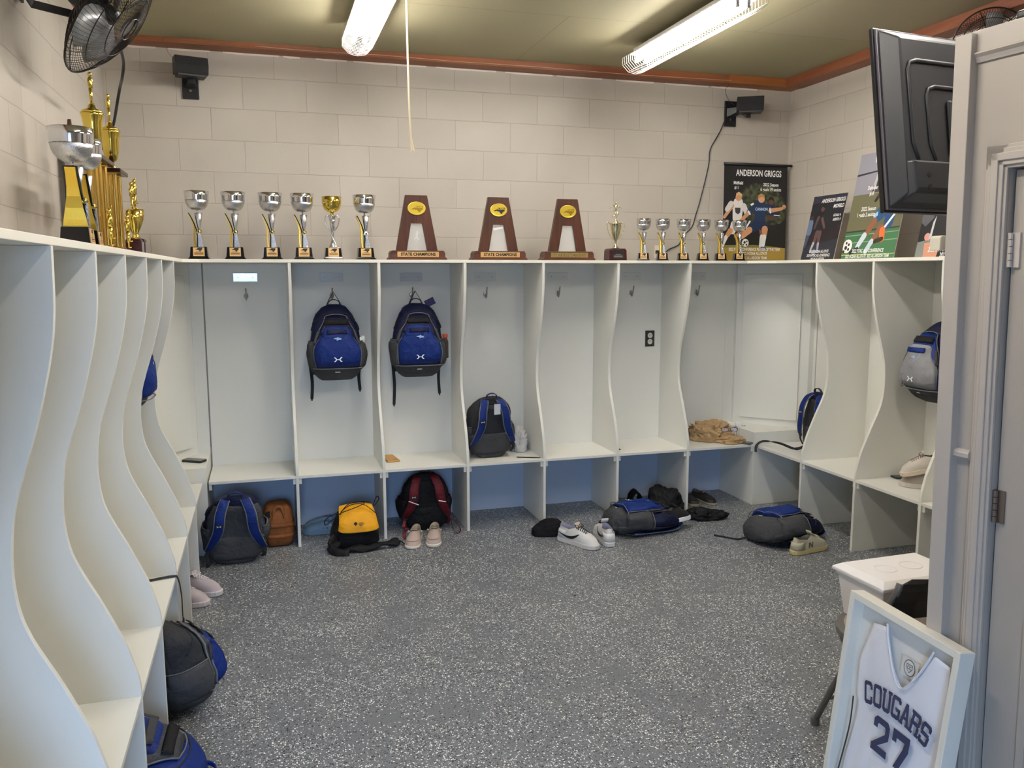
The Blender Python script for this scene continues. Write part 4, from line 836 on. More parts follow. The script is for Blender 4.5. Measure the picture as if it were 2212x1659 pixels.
# jersey: grid surface with soft folds
def jshape(v):   # half extents at height v (0 bottom..1 top)
    L = .040; R = .040
    if v > .60: L = .040+(v-.60)*.10
    if v < .45: L = .052-(v-.45)*.06; R = .045+.06*(.45-v)
    return L, R
bm = B(); nx, nz = 34, 44; rows = []; jh = FH-.05
Xc = .262
def sil(z):
    v = z/jh
    if v < .60: return .066-.010*math.sin(v*9), Wf-.030-.012*math.sin(v*7)
    if v < .80: return .066-(v-.60)*.05, Wf-.032
    return .056+(v-.80)*.20, Wf-.032-(v-.80)*.12
def neck(x, v):
    d = abs(x-Xc); return max(0.0, (1-(d/.098)**1.5))*.235 if d < .098 else 0
grid = []
for j in range(nz+1):
    v = j/nz; x0, x1 = sil(v*jh); row = []
    for i in range(nx+1):
        x = x0+(x1-x0)*i/nx; top = 1.0-(.045*min(1, abs(x-Xc)/.19)**1.6); vv = v*(top-neck(x, v)) if True else v
        z = .024+vv*jh*.97; f = noise.noise(Vector((x*9, z*4, 1)))*.007+noise.noise(Vector((x*25, z*9, 5)))*.0025
        row.append(bm.verts.new((x, -.020-.006*math.sin(PI*i/nx)+f, z)))
    grid.append(row)
for j in range(nz):
    for i in range(nx): bm.faces.new((grid[j][i], grid[j][i+1], grid[j+1][i+1], grid[j+1][i]))
jer = obj('jersey', bm, M_JER, t, smooth=True, solid=.002)
bm = B(); tube(bm, spline([(Xc-.099, -.030, FH-.045), (Xc-.075, -.033, FH-.105), (Xc-.035, -.036, FH-.175), (Xc, -.037, FH-.205), (Xc+.035, -.036, FH-.175), (Xc+.075, -.033, FH-.105), (Xc+.099, -.030, FH-.045)], 5), .0048, 6, flat=.5); obj('collar_trim', bm, M_JER, jer, smooth=True)
for pts in ([(.070, FH-.33), (.074, FH-.42), (.062, FH-.53), (.050, FH-.62), (.046, .03)], [(Wf-.058, FH-.46), (Wf-.085, FH-.52), (Wf-.112, FH-.60), (Wf-.118, FH-.66), (Wf-.11, .03)]):
    bm = B(); ribbon(bm, spline([(x, -.034, z) for x, z in pts], 5), .006, .002, Vector((1, 0, 0))); obj('side_piping', bm, mat('navy_piping', '#14151f', .6), jer)
NAVY = mat('navy_twill', '#1a2253', .75, noise_amt=.15, nscale=120)
# athletic block letters on a 5 x 7 grid, as convex pieces
def blk(ch):
    w_ = 1.25; c_ = .8; W_, H_ = 5.0, 7.0
    def R(x0, y0, x1, y1): return [(x0, y0), (x1, y0), (x1, y1), (x0, y1)]
    def ring(x0, y0, x1, y1, open_r=None):
        o = [R(x0, y0+c_, x0+w_, y1-c_), R(x1-w_, y0+c_, x1, y1-c_), R(x0+c_, y0, x1-c_, y0+w_), R(x0+c_, y1-w_, x1-c_, y1)]
        for sx, X in ((1, x0), (-1, x1)):
            for sy, Y in ((1, y0), (-1, y1)): o.append([(X, Y+sy*c_), (X+sx*c_, Y), (X+sx*(w_+.3), Y+sy*w_), (X+sx*w_, Y+sy*(w_+.3))])
        return o
    if ch in 'O0': return ring(0, 0, W_, H_)
    if ch == 'C': r_ = ring(0, 0, W_, H_); r_[1] = R(W_-w_, c_, W_, 2.5); return r_+[R(W_-w_, 4.6, W_, H_-c_)]
    if ch == 'G': r_ = ring(0, 0, W_, H_); r_[1] = R(W_-w_, c_, W_, 3.4); return r_+[R(W_-w_, 5.0, W_, H_-c_), R(2.6, 2.4, W_, 3.5)]
    if ch == 'U': return [R(.3, c_, .3+w_, H_-.9), R(W_-.3-w_, c_, W_-.3, H_-.9), R(.3+c_, 0, W_-.3-c_, w_), R(-.3, H_-1, 2.0, H_), R(3.0, H_-1, 5.3, H_), [(.3, c_), (.3+c_, 0), (.3+w_+.3, w_), (.3+w_, w_+.3)], [(W_-.3, c_), (W_-.3-c_, 0), (W_-.6-w_, w_), (W_-.3-w_, w_+.3)]]
    if ch == 'A': return [[(0, 0), (w_+.1, 0), (3.1, H_), (1.8, H_)], [(W_, 0), (W_-w_-.1, 0), (1.9, H_), (3.2, H_)], R(1.2, 1.9, 3.8, 2.9), R(-.5, 0, 1.9, .9), R(3.1, 0, 5.5, .9)]
    if ch == 'R': return [R(.2, 0, .2+w_, H_), R(0, H_-w_, W_-c_, H_), R(0, 2.9, W_-c_, 2.9+w_), R(W_-w_, 3.6, W_, H_-c_), [(W_, H_-c_), (W_-c_, H_), (W_-w_-.3, H_-w_), (W_-w_, H_-w_-.3)], [(W_, 3.6), (W_-c_, 2.9), (W_-w_-.3, 4.1), (W_-w_, 4.4)], R(W_-w_-.1, 0, W_-.1, 3), R(-.4, 0, 2.1, .9), R(-.4, H_-.9, 1, H_), R(3.2, 0, 5.4, .9)]
    if ch == 'S': return [R(c_, 0, W_-c_, w_), R(c_, H_-w_, W_-c_, H_), R(c_*.6, 2.9, W_-c_*.6, 2.9+w_), R(0, 3.7, w_, H_-c_), R(W_-w_, c_, W_, 3.5), R(0, c_, w_, 2.1), R(W_-w_, 4.9, W_, H_-c_), [(0, c_), (c_, 0), (w_+.3, w_), (w_, w_+.3)], [(W_, c_), (W_-c_, 0), (W_-w_-.3, w_), (W_-w_, w_+.3)], [(0, H_-c_), (c_, H_), (w_+.3, H_-w_), (w_, H_-w_-.3)], [(W_, H_-c_), (W_-c_, H_), (W_-w_-.3, H_-w_), (W_-w_, H_-w_-.3)]]
    if ch == '2': return [R(0, 0, W_, w_+.15), [(0, w_), (w_+.5, w_), (W_, 3.6), (W_-.4, 4.4), (W_-w_, 4.4)], R(W_-w_, 3.8, W_, H_-c_), R(c_, H_-w_, W_-c_, H_), R(0, 4.7, w_, H_-c_), [(0, H_-c_), (c_, H_), (w_+.3, H_-w_), (w_, H_-w_-.3)], [(W_, H_-c_), (W_-c_, H_), (W_-w_-.3, H_-w_), (W_-w_, H_-w_-.3)]]
    if ch == '7': return [R(0, H_-w_-.2, W_, H_), R(0, 4.6, w_, H_), [(1.3, 0), (1.3+w_+.3, 0), (W_, 4.3), (W_, H_-w_), (W_-w_-.1, H_-w_), (W_-w_-.4, 4.3)]]
def letters(s, cx, z, hh, ww, gap, arc, y=-.0365, lift=0):
    bm = B(); n = len(s); tot = n*ww+(n-1)*gap
    for k, ch in enumerate(s):
        xc = -tot/2+k*(ww+gap)+ww/2; u = xc/(tot/2); zc = z-arc*u*u; rot = -arc*2*u/(tot/2)*.9
        M = PL((cx+xc, y, zc), (math.cos(rot), 0, math.sin(rot)), (-math.sin(rot), 0, math.cos(rot))) 
        for i, q in enumerate(blk(ch)): flat(bm, [((a/5-.5)*ww, (b/7-.5)*hh) for a, b in q], M, 0, .0002*(i % 4))
    return bm
obj('lettering', letters('COUGARS', Xc-.002, FH-.268, .070, .0375, .0035, .020), NAVY, jer)
obj('number', letters('27', Xc-.004, FH-.385, .112, .070, .014, 0), NAVY, jer)
bm = B(); M = PL((Xc+.006, -.020, FH-.140), (1, 0, 0), (0, 0, 1)); flat(bm, rect(-.034, -.028, .034, .028), M, 1, -.0006); flat(bm, circ(0, 0, .024, 20, .026), M, 0, .0); flat(bm, circ(0, 0, .0205, 20, .0225), M, 1, .0003)
flat(bm, [(-.013, .012), (.013, .012), (.013, -.002), (.0, -.016), (-.013, -.002)], M, 0, .0006); flat(bm, [(-.0105, .0095), (.0105, .0095), (.0105, -.001), (.0, -.0125), (-.0105, -.001)], M, 1, .0009); text_into(bm, 'CC', M @ Matrix.Translation((0, .001, 0)), .015, 0, bold=.0006, lift=.0013, sx=.8)
obj('neck_patch', bm, [mat('grey_print', '#6b6b70', .6), mat('pale_patch', '#d8d6cf', .7)], jer)

# ------------------------------------------------------------------ backpacks
def fabric(name, c, rough=.75, bs=420):
    if name in _mc: return _mc[name]
    m_ = mat(name, c, rough, noise_amt=.14, nscale=14, spec=.25); N = NT(m_); co = N.add('ShaderNodeTexCoord')
    mu = N.add('ShaderNodeTexNoise', i_Scale=13.0, i_Detail=3.0, i_Distortion=.8); N.link(co.outputs['Object'], mu.inputs['Vector'])
    fi = N.add('ShaderNodeTexNoise', i_Scale=float(bs), i_Detail=1.0); N.link(co.outputs['Object'], fi.inputs['Vector'])
    mm = N.add('ShaderNodeMath', operation='MULTIPLY_ADD'); N.link(fi.outputs['Fac'], mm.inputs[0]); mm.inputs[1].default_value = .05; N.link(mu.outputs['Fac'], mm.inputs[2])
    N.bump(mm.outputs[0], .7, .022); return m_
F_NAVY = fabric('navy_fabric', '#080f33', .6); F_ROYAL = fabric('royal_blue_fabric', '#06246a', .6); F_GREY = fabric('charcoal_fabric', '#3f4043'); F_DGREY = fabric('dark_grey_fabric', '#2c2d31'); F_EDGE = fabric('grey_edge_binding', '#6b6c6e'); F_BLK = fabric('black_fabric', '#101013', .7); F_RED = fabric('dark_red_fabric', '#57101b', .5); F_BROWN = fabric('brown_duck_canvas', '#84502a', .8); F_YEL = fabric('yellow_nylon', '#eaa71d', .5); M_LOGO = mat('reflective_white_logo', '#f2f4f6', .4)
PR = [(0, .095, .10), (.015, .118, .14), (.05, .145, .172), (.10, .164, .19), (.18, .172, .195), (.26, .167, .185), (.33, .156, .168), (.39, .142, .150), (.44, .118, .125), (.475, .090, .095), (.50, .055, .06), (.508, .02, .03)]
def pint(z, k):
    for a, b in zip(PR, PR[1:]):
        if z <= b[0]: t = (z-a[0])/(b[0]-a[0]); return a[k]+(b[k]-a[k])*t
    return PR[-1][k]
def backpack(label, loc, rot, scale=(1, 1, 1), seed=0, cols=None, group='blue and grey team backpacks', side='both', hang=False, slump=.0, tails=True, tag_card=False, bottle=None, sag=0.0, sflat=1.0, vents=True, boot=True, skip_front=False, name='backpack', crease=.012):
    c = dict(main=F_NAVY, mid=F_NAVY, pocket=F_ROYAL, boot=F_GREY, side=F_GREY, back=F_DGREY, strap=F_ROYAL, edge=F_EDGE, web=F_DGREY)
    if cols: c.update(cols)
    t = thing(name, label, 'backpack', loc, rot, group, scale)
    def S(z, th, off=0.0, nz=True):
        a = pint(z, 1)+off; d = pint(z, 2); b = d/2+off; cs, sn = math.cos(th), math.sin(th); n = 2.7
        x = a*math.copysign(abs(cs)**(2/n), cs); y = b*math.copysign(abs(sn)**(2/n), sn)-d/2
        p = Vector((x, y, z)); 
        if nz:
            f = noise.noise(Vector((x*7+seed*3.1, y*7, z*6)))*crease*1.6+noise.noise(Vector((x*19, y*19+seed, z*16)))*crease*.5
            q = Vector((x, y+d/2, 0)); q = q.normalized() if q.length > 1e-5 else Vector((0, 0, 0)); p += q*f
            if y > -d*.3: pass
        p.z = z*(1-sag*max(0, -math.sin(th)))
        p.x += slump*math.sin(z*6)*.03*(1+seed % 2)
        return p
    def patch(nm, z0, z1, l, r, off, m_, nzv=12, nt=14, bulge=0.0, par=None, thick=.003):
        bm = B(); g = []
        for j in range(nzv+1):
            s = j/nzv; z = z0+(z1-z0)*s; a0 = l(s) if callable(l) else l; a1 = r(s) if callable(r) else r
            g.append([bm.verts.new(S(z, a0+(a1-a0)*i/nt, off+bulge*min(1, 2.6*math.sin(PI*s)+1e-6)**.7*max(0, math.sin(PI*i/nt))**.38)) for i in range(nt+1)])
        for j in range(nzv):
            for i in range(nt): bm.faces.new((g[j][i], g[j][i+1], g[j+1][i+1], g[j+1][i]))
        return obj(nm, bm, m_, par or t, smooth=True, solid=thick)
    def seam(nm, z0, z1, th, off, m_, r_=.0035, par=None, n=14):
        bm = B(); tube(bm, [S(z0+(z1-z0)*i/n, th(i/n) if callable(th) else th, off) for i in range(n+1)], r_, 6); return obj(nm, bm, m_, par or t, smooth=True)
    zs = [PR[0][0]]+[.008, .02, .04, .07, .10, .14, .18, .22, .26, .30, .34, .38, .41, .44, .46, .48, .495, .505]
    bm = B(); loft(bm, [[S(z, 2*PI*i/44) for i in range(44)] for z in zs]); body = obj('main_compartment', bm, c['main'], t, smooth=True)
    if boot:
        bm = B(); loft(bm, [[S(z, 2*PI*i/44, o_) - Vector((0, 0, dz)) for i in range(44)] for z, o_, dz in ((.0, .0, .004), (.006, .003, .001), (.02, .004, 0), (.04, .005, 0), (.06, .005, 0), (.08, .005, 0), (.098, .004, 0))]); obj('base_panel', bm, c['boot'], t, smooth=True)
    R_ = math.radians
    if not skip_front:
        # middle compartment: arch, then the lower A-shaped pocket in front of it
        sm = lambda x: (lambda y: y*y*(3-2*y))(min(1, max(0, x)))
        ha = lambda s: R_(52-6*sm(s/.5)-24*sm((s-.45)/.55))
        mid = patch('middle_compartment', .09, .430, lambda s: -PI/2-ha(s), lambda s: -PI/2+ha(s), .003, c['mid'], 16, 20, .022)
        hb = lambda s: R_(44-22*sm((s-.38)/.45)-4*sm((s-.85)/.15))
        pk = patch('front_pocket', .094, .375, lambda s: -PI/2-hb(s), lambda s: -PI/2+hb(s), .006, c['pocket'], 18, 20, .038)
        for sg in (-1, 1):
            seam('piping', .096, .375, lambda s: -PI/2+sg*hb(s), .020, c['edge'], .0034, pk)
            seam('piping', .10, .428, lambda s: -PI/2+sg*ha(s), .011, c['edge'], .0034, mid)
            if vents: patch('grey_vent', .245, .335, lambda s: -PI/2+sg*R_(37-9*s), lambda s: -PI/2+sg*R_(45-10*s), .024, c['side'], 5, 3, 0, mid)
        bm = B(); tube(bm, [S(.376+.014*abs(math.sin(2*PI*i/12)), -PI/2+R_(-18+36*i/12),   .026) for i in range(13)], .0032, 6); obj('piping', bm, c['edge'], pk, smooth=True)
        bm = B(); tube(bm, [S(.429+.014*math.sin(PI*i/12), -PI/2+R_(-22+44*i/12), .012) for i in range(13)], .0032, 6); obj('zipper', bm, c['edge'], mid, smooth=True)
        bm = B(); tube(bm, [S(.335+.12*math.sin(PI*i/16), -PI/2+R_(-88+176*i/16), .003) for i in range(17)], .003, 6); obj('zipper', bm, F_DGREY, body, smooth=True)
        bm = B(); tube(bm, [S(.086, -PI/2+R_(-64+128*i/14), .034*math.sin(PI*i/14)**.4+.006) for i in range(15)], .003, 6); obj('piping', bm, c['edge'], pk, smooth=True)
        patch('mesh_panel', .375, .412, -PI/2-R_(20), -PI/2+R_(20), .026, F_BLK, 5, 8, .004, mid); patch('upper_pocket_yoke', .315, .345, -PI/2-R_(12), -PI/2+R_(12), .0455, c['mid'], 4, 6, .002, pk)
        # interlocking arcs logo and small team emblem
        def onf(u, z): # point on pocket face
            th = -PI/2+u/.15; p = S(z, th, .050, False); return p
        bm = B(); M = Matrix.Translation(onf(0, .150)+Vector((0, -.004, 0))) @ PL((0, 0, 0), (1, 0, 0), (0, .02, 1))
        for sg in (-1, 1):
            for q in ([(.027, .015), (.0165, .015), (.0085, .0055), (.0150, .003)], [(.0085, .0055), (.0085, -.0055), (.0150, -.003), (.0150, .003)], [(.027, -.015), (.0150, -.003), (.0085, -.0055), (.0165, -.015)]): flat(bm, [(sg*x, y) for x, y in q], M, 0, .0)
        flat(bm, rect(-.009, -.0022, .009, .0022), M, 0, .0001)
        obj('brand_mark', bm, M_LOGO, pk)
        bm = B(); M = Matrix.Translation(onf(0, .285)+Vector((0, -.004, 0))) @ PL((0, 0, 0), (1, 0, 0), (0, .15, 1)); flat(bm, [(-.026, .002), (-.016, .006), (-.004, .008), (.004, .013), (.008, .008), (.02, .006), (.027, .0), (.022, -.006), (.010, -.005), (.002, -.010), (-.006, -.012), (-.002, -.004), (-.012, -.001)], M); obj('team_emblem', bm, mat('pale_blue_embroidery', '#8fb0d8', .6), pk)
        bm = B(); M = Matrix.Translation(S(.06, -PI/2, .010, False)+Vector((0, -.003, 0))) @ PL((0, 0, 0), (1, 0, 0), (0, -.3, 1)); flat(bm, rect(-.016, -.0025, .016, .0025), M); obj('reflective_tab', bm, M_LOGO, body)
    for sg in (-1, 1):
        cth = 0 if sg > 0 else PI
        patch('side_pocket', .07, .262, cth-R_(44), cth+R_(44), .007, c['side'], 8, 10, .012)
        seam('pocket_hem', .262, .2621, lambda s: cth-R_(44)+R_(88)*s, .012, c['edge'], .003)
    patch('back_panel', .05, .44, R_(28), R_(152), .004, c['back'], 10, 12, .003)
    patch('lumbar_pocket', .03, .205, R_(12), R_(168), .006, c['boot'], 8, 14, .010)
    for sg in (-1, 1):
        cl = [(sg*.050, -.02, .485), (sg*.064, .022, .462), (sg*.082, .048, .40), (sg*.088, .058, .34), (sg*.098, .054, .27), (sg*.124, .040, .19), (sg*.150, .014, .125)]
        cl = [(a_, b_*sflat, c_) for a_, b_, c_ in cl]; sp = spline(cl, 5); bm = B(); n = len(sp); wid = [.048+.006*math.sin(PI*i/n) - (.018*max(0, i/n-.75)/.25) for i in range(n)]
        ribbon(bm, sp, wid, .012, Vector((1, 0, .05))); st = obj('shoulder_strap', bm, c['strap'], t, smooth=True)
        bm = B(); 
        for e in (-1, 1): tube(bm, [p+Vector((e*wd/2, .001, 0)) for p, wd in zip(sp, wid)], .0042, 6)
        obj('strap_binding', bm, c['edge'], st, smooth=True)
        p = Vector((sg*.146, .012, .118)); bm = B(); box(bm, p.x-.016, p.x+.016, p.y-.004, p.y+.006, p.z-.014, p.z+.014); obj('buckle', bm, M_BLACK, t, bevel=.003)
        bm = B(); ribbon(bm, spline([p, (sg*.156, .004, .08), (sg*.150, -.006, .05), (sg*.14, -.012, .03)], 4), .020, .003, Vector((1, 0, 0))); obj('lower_webbing', bm, c['web'], t)
        if tails:
            L_ = tails[0 if sg < 0 else 1] if isinstance(tails, (list, tuple)) else .12
            if L_ > 0:
                bm = B(); e = p+Vector((sg*.012, -.002, -L_)); ribbon(bm, spline([p, p+Vector((sg*.014, .004, -.03)), p+Vector((sg*.006, .0, -L_*.55)), e], 5), .021, .0026, Vector((1, .2, 0))); tube(bm, [e+Vector((0, 0, .012)), e+Vector((0, 0, -.012))], .009, 6, flat=.6); obj('webbing_tail', bm, c['web'], t)
        if sg < 0 or True:
            q = sp[int(n*.52)]; bm = B(); M = PL((q.x, q.y+.0075, q.z), (-1, 0, 0), (0, .12, 1))
            if sg > 0:
                flat(bm, rect(-.022, -.012, .022, .012), M, 0, .001)
                for e in (-1, 1): flat(bm, [(e*.013, .007), (e*.006, .004), (e*.004, 0), (e*.006, -.004), (e*.013, -.007), (e*.009, 0)], M, 1, .0018)
                flat(bm, rect(-.004, -.0015, .004, .0015), M, 1, .0018)
                obj('strap_label', bm, [F_DGREY, M_LOGO], st)
    bm = B(); hp = spline([(-.04, -.02, .492), (-.034, -.014, .520), (-.012, -.012, .535), (.012, -.012, .535), (.034, -.014, .520), (.04, -.02, .492)], 4); ribbon(bm, hp, .020, .006, Vector((0, 1, 0))); obj('grab_handle', bm, F_GREY if cols is None or 'main' not in cols else c['strap'], t, smooth=True)
    if hang:
        for sg in (-1, 1):
            bm = B(); ribbon(bm, [(sg*.055, -.03, .485), (sg*.03, -.005, .535), (0, .012, .588)], .016, .003, Vector((0, 1, .2))); obj('hang_loop', bm, F_GREY, t)
    if tag_card:
        bm = B(); tube(bm, spline([(.0, .0, .53), (-.006, .06, .51), (-.012, .075, .485)], 4), .0015, 5); obj('tag_string', bm, M_BLACK, t)
        bm = B(); box(bm, -.036, .010, .076, .079, .385, .475); tg = obj('luggage_tag', bm, mat('clear_tag_sleeve', '#dadde3', .25), t, bevel=.002)
        bm = B(); box(bm, -.038, .012, .074, .081, .474, .482); obj('tag_edge', bm, M_BLACK, tg)
    return t
HY = -.118
b1 = backpack('royal blue backpack hanging on the left of two hooks, white item in its side pocket', (1.142, HY, 1.060), 0, (1.04, 1, 1.0), 1, hang=True, tails=(.26, .21), crease=.010)
b2 = backpack('royal blue backpack hanging on the right hook with a red-capped bottle in its pocket', (1.705, HY, 1.062), -.06, (1.03, 1, 1.0), 5, hang=True, tails=(.33, .26), crease=.010)
t = thing('water_bottle', 'slim bottle with an orange-red cap in the side pocket of the right hung backpack', 'bottle', (1.893, -.215, 1.185))
bm = B(); lathe(bm, [(.022, 0), (.023, .01), (.023, .115), (.014, .135), (.014, .142)], 16); obj('bottle_body', bm, mat('dark_clear_bottle', '#5a4440', .1, alpha=.8), t, smooth=True)
bm = B(); lathe(bm, [(.0175, .142), (.018, .165), (.012, .168)], 16); obj('cap', bm, mat('orange_red_cap', '#d8502c', .4), t)
t = thing('crumpled_paper', 'white folded sock stuffed in the side pocket of the left hung backpack', 'sock', (1.306, -.235, 1.318))
bm = B(); ball(bm, (0, 0, 0), .028, 0, 12, (1, .7, 1.0)); ball(bm, (.016, 0, .014), .02, 0, 10, (.8, .7, 1.2)); obj('cloth', bm, mat('white_cotton', '#e8e8e6', .8), t, smooth=True); t.name = 'rolled_sock'
# purple card sticking out of the right hung pack
bm = B(); box(bm, -.035, .035, -.002, .002, -.025, .025, M=Matrix.Rotation(-.45, 4, 'Y')); o = tag(obj('paper_card', bm, mat('purple_card', '#343062', .3), bevel=.001), 'small purple card tucked behind the top of the right hung backpack', 'card'); o.location = (1.800, -.155, 1.572)
backpack('grey backpack with blue straps and a white tag sitting on a locker seat', (2.196, -.345, .482), (-.10, .03, PI+.04), (.99, 1, .86), 2, tails=(.05, .02), tag_card=True, cols=dict(main=F_DGREY), crease=.010)
backpack('large grey backpack with blue straps standing on the floor under the leftmost back locker', (.462, -.700, .006), (-.13, -.02, PI+.06), (1.08, 1.1, .86), 3, tails=(.06, .16), cols=dict(main=F_NAVY, back=F_GREY), crease=.014)
rd = backpack('black backpack with dark red straps on the floor behind the beige shoes', (1.712, -.375, .006), (-.06, .02, PI-.04), (1.02, 1.0, .80), 4, cols=dict(main=F_BLK, mid=F_BLK, pocket=F_BLK, boot=F_BLK, side=F_BLK, back=F_BLK, strap=F_RED, edge=F_RED, web=F_RED), tails=(.0, .0), group='black backpacks', crease=.012)
for sg, pts in ((1, [(-.075, .077, .285), (-.125, .068, .265)]), (-1, [(.06, .078, .262), (.125, .062, .295)])):
    bm = B(); ribbon(bm, pts, .007, .002, Vector((0, 0, 1))); obj('reflective_stripe', bm, mat('bright_reflective_tape', '#f2f6fb', .3), rd)
bm = B(); ribbon(bm, spline([(-.155, .03, .10), (-.19, .06, .07), (-.215, .10, .02), (-.19, .14, .006), (-.165, .10, .03), (-.16, .05, .09)], 5), .020, .003, Vector((0, 1, .2))); obj('loose_webbing', bm, F_RED, rd)
bm = B(); ribbon(bm, spline([(.150, .03, .11), (.165, .07, .07), (.15, .11, .08), (.17, .12, .04), (.165, .17, .006), (.14, .23, .006)], 5), .020, .003, Vector((1, 0, .2))); obj('loose_webbing', bm, F_RED, rd)
# lying packs: local z runs along the floor, the front faces up
def lie(phi, tilt=0.0, roll=0.0):
    zl = Vector((math.cos(phi), math.sin(phi), 0)); yl = Vector((0, 0, -1)); xl = yl.cross(zl)
    M = Matrix((xl, yl, zl)).transposed(); M = Matrix.Rotation(roll, 3, zl) @ M @ Matrix.Rotation(tilt, 3, 'X'); return M.to_euler()
backpack('blue and grey backpack lying open on the floor right of the white sneakers', (2.900, -.790, .018), lie(-.06, 0, -.10), (1.12, .80, 1.02), 6, tails=(.03, .0), crease=.022, sflat=.3)
backpack('blue and grey backpack lying on the floor nearest the right wall lockers', (3.725, -1.315, .022), lie(.10, 0, -.24), (1.08, .86, 1.04), 9, tails=(0, .0), crease=.020, sflat=.3)
backpack('blue strapped backpack leaning inside the first locker of the right wall', (4.480, -.860, .484), (.0, .0, PI/2+.06), (.92, .95, .86), 7, tails=(0, 0), crease=.01)
backpack('blue and grey backpack hanging in the right wall lockers beside the post', (4.640, -1.890, 1.000), (0, 0, -PI/2-.08), (1.0, 1.1, .96), 8, hang=True, cols=dict(pocket=fabric('silver_mesh', '#8a8b90'), mid=F_ROYAL, main=F_NAVY), tails=(.02, .0))
backpack('navy backpack hanging in the left wall lockers with only its edge showing', (-.110, -1.325, 1.075), (0, 0, PI/2), (1.0, 1.05, .86), 10, hang=True, tails=(0, 0))
backpack('dark grey backpack slumped on the floor out of the left lockers, nearer the strap', (.215, -2.455, .012), (-.12, .03, PI/2+.45), (.90, 1.12, .76), 11, cols=dict(main=F_DGREY, mid=F_GREY, pocket=F_ROYAL, boot=F_GREY), tails=(0, 0), crease=.02, sag=.03)
backpack('blue and grey backpack at the very bottom left, lying on the floor', (-.06, -2.952, .024), lie(-.05, 0, .10), (1.08, .95, .97), 12, cols=dict(main=F_ROYAL, mid=F_GREY, pocket=F_ROYAL, boot=F_GREY), tails=(0, 0), crease=.012, sflat=.3)

def strap(name, label, pts, m_=None, wd=(1, 0, 0), width=.021, cat='strap'):
    bm = B(); ribbon(bm, spline(pts, 6), width, .0026, Vector(wd)); e = Vector(pts[-1]); return tag(obj(name, bm, m_ or F_DGREY), label, cat)
strap('webbing_strap', 'grey webbing strap trailing left on the floor from the lying backpack', [(3.715, -1.235, .03), (3.66, -1.20, .006), (3.60, -1.13, .005), (3.555, -1.075, .005)], wd=(0, 0, 1), width=.016)
strap('webbing_strap', 'flat black strap crossing the seat from the seated grey backpack toward white cloth', [(2.36, -.40, .482), (2.42, -.41, .478), (2.49, -.44, .4785), (2.520, -.452, .478)], wd=(0, 1, 0))
strap('webbing_strap', 'dark strap looping over the seat edge by the right corner box', [(4.44, -.84, .53), (4.40, -.76, .486), (4.33, -.66, .512), (4.26, -.56, .512), (4.214, -.540, .478), (4.205, -.548, .43)], wd=(.6, -1, 0))
t = thing('webbing_strap', 'black strap with a triangle end hanging off a left locker seat', 'strap', (0, 0, 0))
bm = B(); ribbon(bm, spline([(.16, -2.20, .4785), (.262, -2.175, .480), (.284, -2.165, .46), (.292, -2.15, .38), (.288, -2.11, .29), (.288, -2.10, .24)], 6), .019, .003, Vector((0, 1, .1))); obj('strap_webbing', bm, F_DGREY, t)
bm = B(); prism(bm, [(-2.112, .245), (-2.078, .250), (-2.068, .205), (-2.085, .165), (-2.120, .185)], .284, .291, 'x'); obj('strap_end', bm, F_BLK, t, bevel=.002)
bm = B(); prism(bm, [(-2.104, .222), (-2.088, .226), (-2.092, .205)], .2912, .292, 'x'); obj('triangle_mark', bm, M_LOGO, t)

# brown bag
t = thing('duffel_bag', 'brown canvas bag with a top handle beside the grey backpack under the lockers', 'bag', (.722, -.345, .001), .04, scale=(.88, 1, 1))
bm = B(); rings = []
for z, a, b in ((0.002, .085, .09), (.012, .098, .108), (.05, .108, .118), (.12, .112, .122), (.19, .110, .118), (.24, .100, .10), (.268, .080, .07), (.276, .05, .04)):
    rings.append([(a*math.copysign(abs(math.cos(u))**.55, math.cos(u))+noise.noise(Vector((u*2, z*20, 3)))*.008, b*math.copysign(abs(math.sin(u))**.55, math.sin(u))+noise.noise(Vector((u*2, z*20, 9)))*.01, z) for u in [2*PI*i/32 for i in range(32)]])
loft(bm, rings); obj('bag_body', bm, F_BROWN, t, smooth=True)
for z, nm in ((.075, 'lower_band'), (.145, 'upper_band')):
    bm = B(); rr = []
    for dz in (-.012, -.008, .008, .012):
        o_ = .003 if abs(dz) > .01 else .007; rr.append([((.111+o_)*math.copysign(abs(math.cos(u))**.55, math.cos(u))+noise.noise(Vector((u*2, z*20, 3)))*.008, (.121+o_)*math.copysign(abs(math.sin(u))**.55, math.sin(u))+noise.noise(Vector((u*2, z*20, 9)))*.01, z+dz) for u in [2*PI*i/32 for i in range(32)]])
    loft(bm, rr, caps=False); obj(nm, bm, F_BROWN, t, smooth=True)
bm = B(); ribbon(bm, spline([(-.05, -.112, .19), (-.042, -.108, .235), (-.012, -.10, .268), (.02, -.10, .262), (.034, -.108, .225), (.036, -.114, .19)], 5), .022, .005, Vector((0, .4, 1))); obj('handle', bm, F_BROWN, t, smooth=True)
bm = B(); prism(bm, [(-.10, .19), (-.06, .21), (-.065, .25), (-.095, .24)], -.118, -.112, 'y'); obj('dark_opening', bm, F_BLK, t)
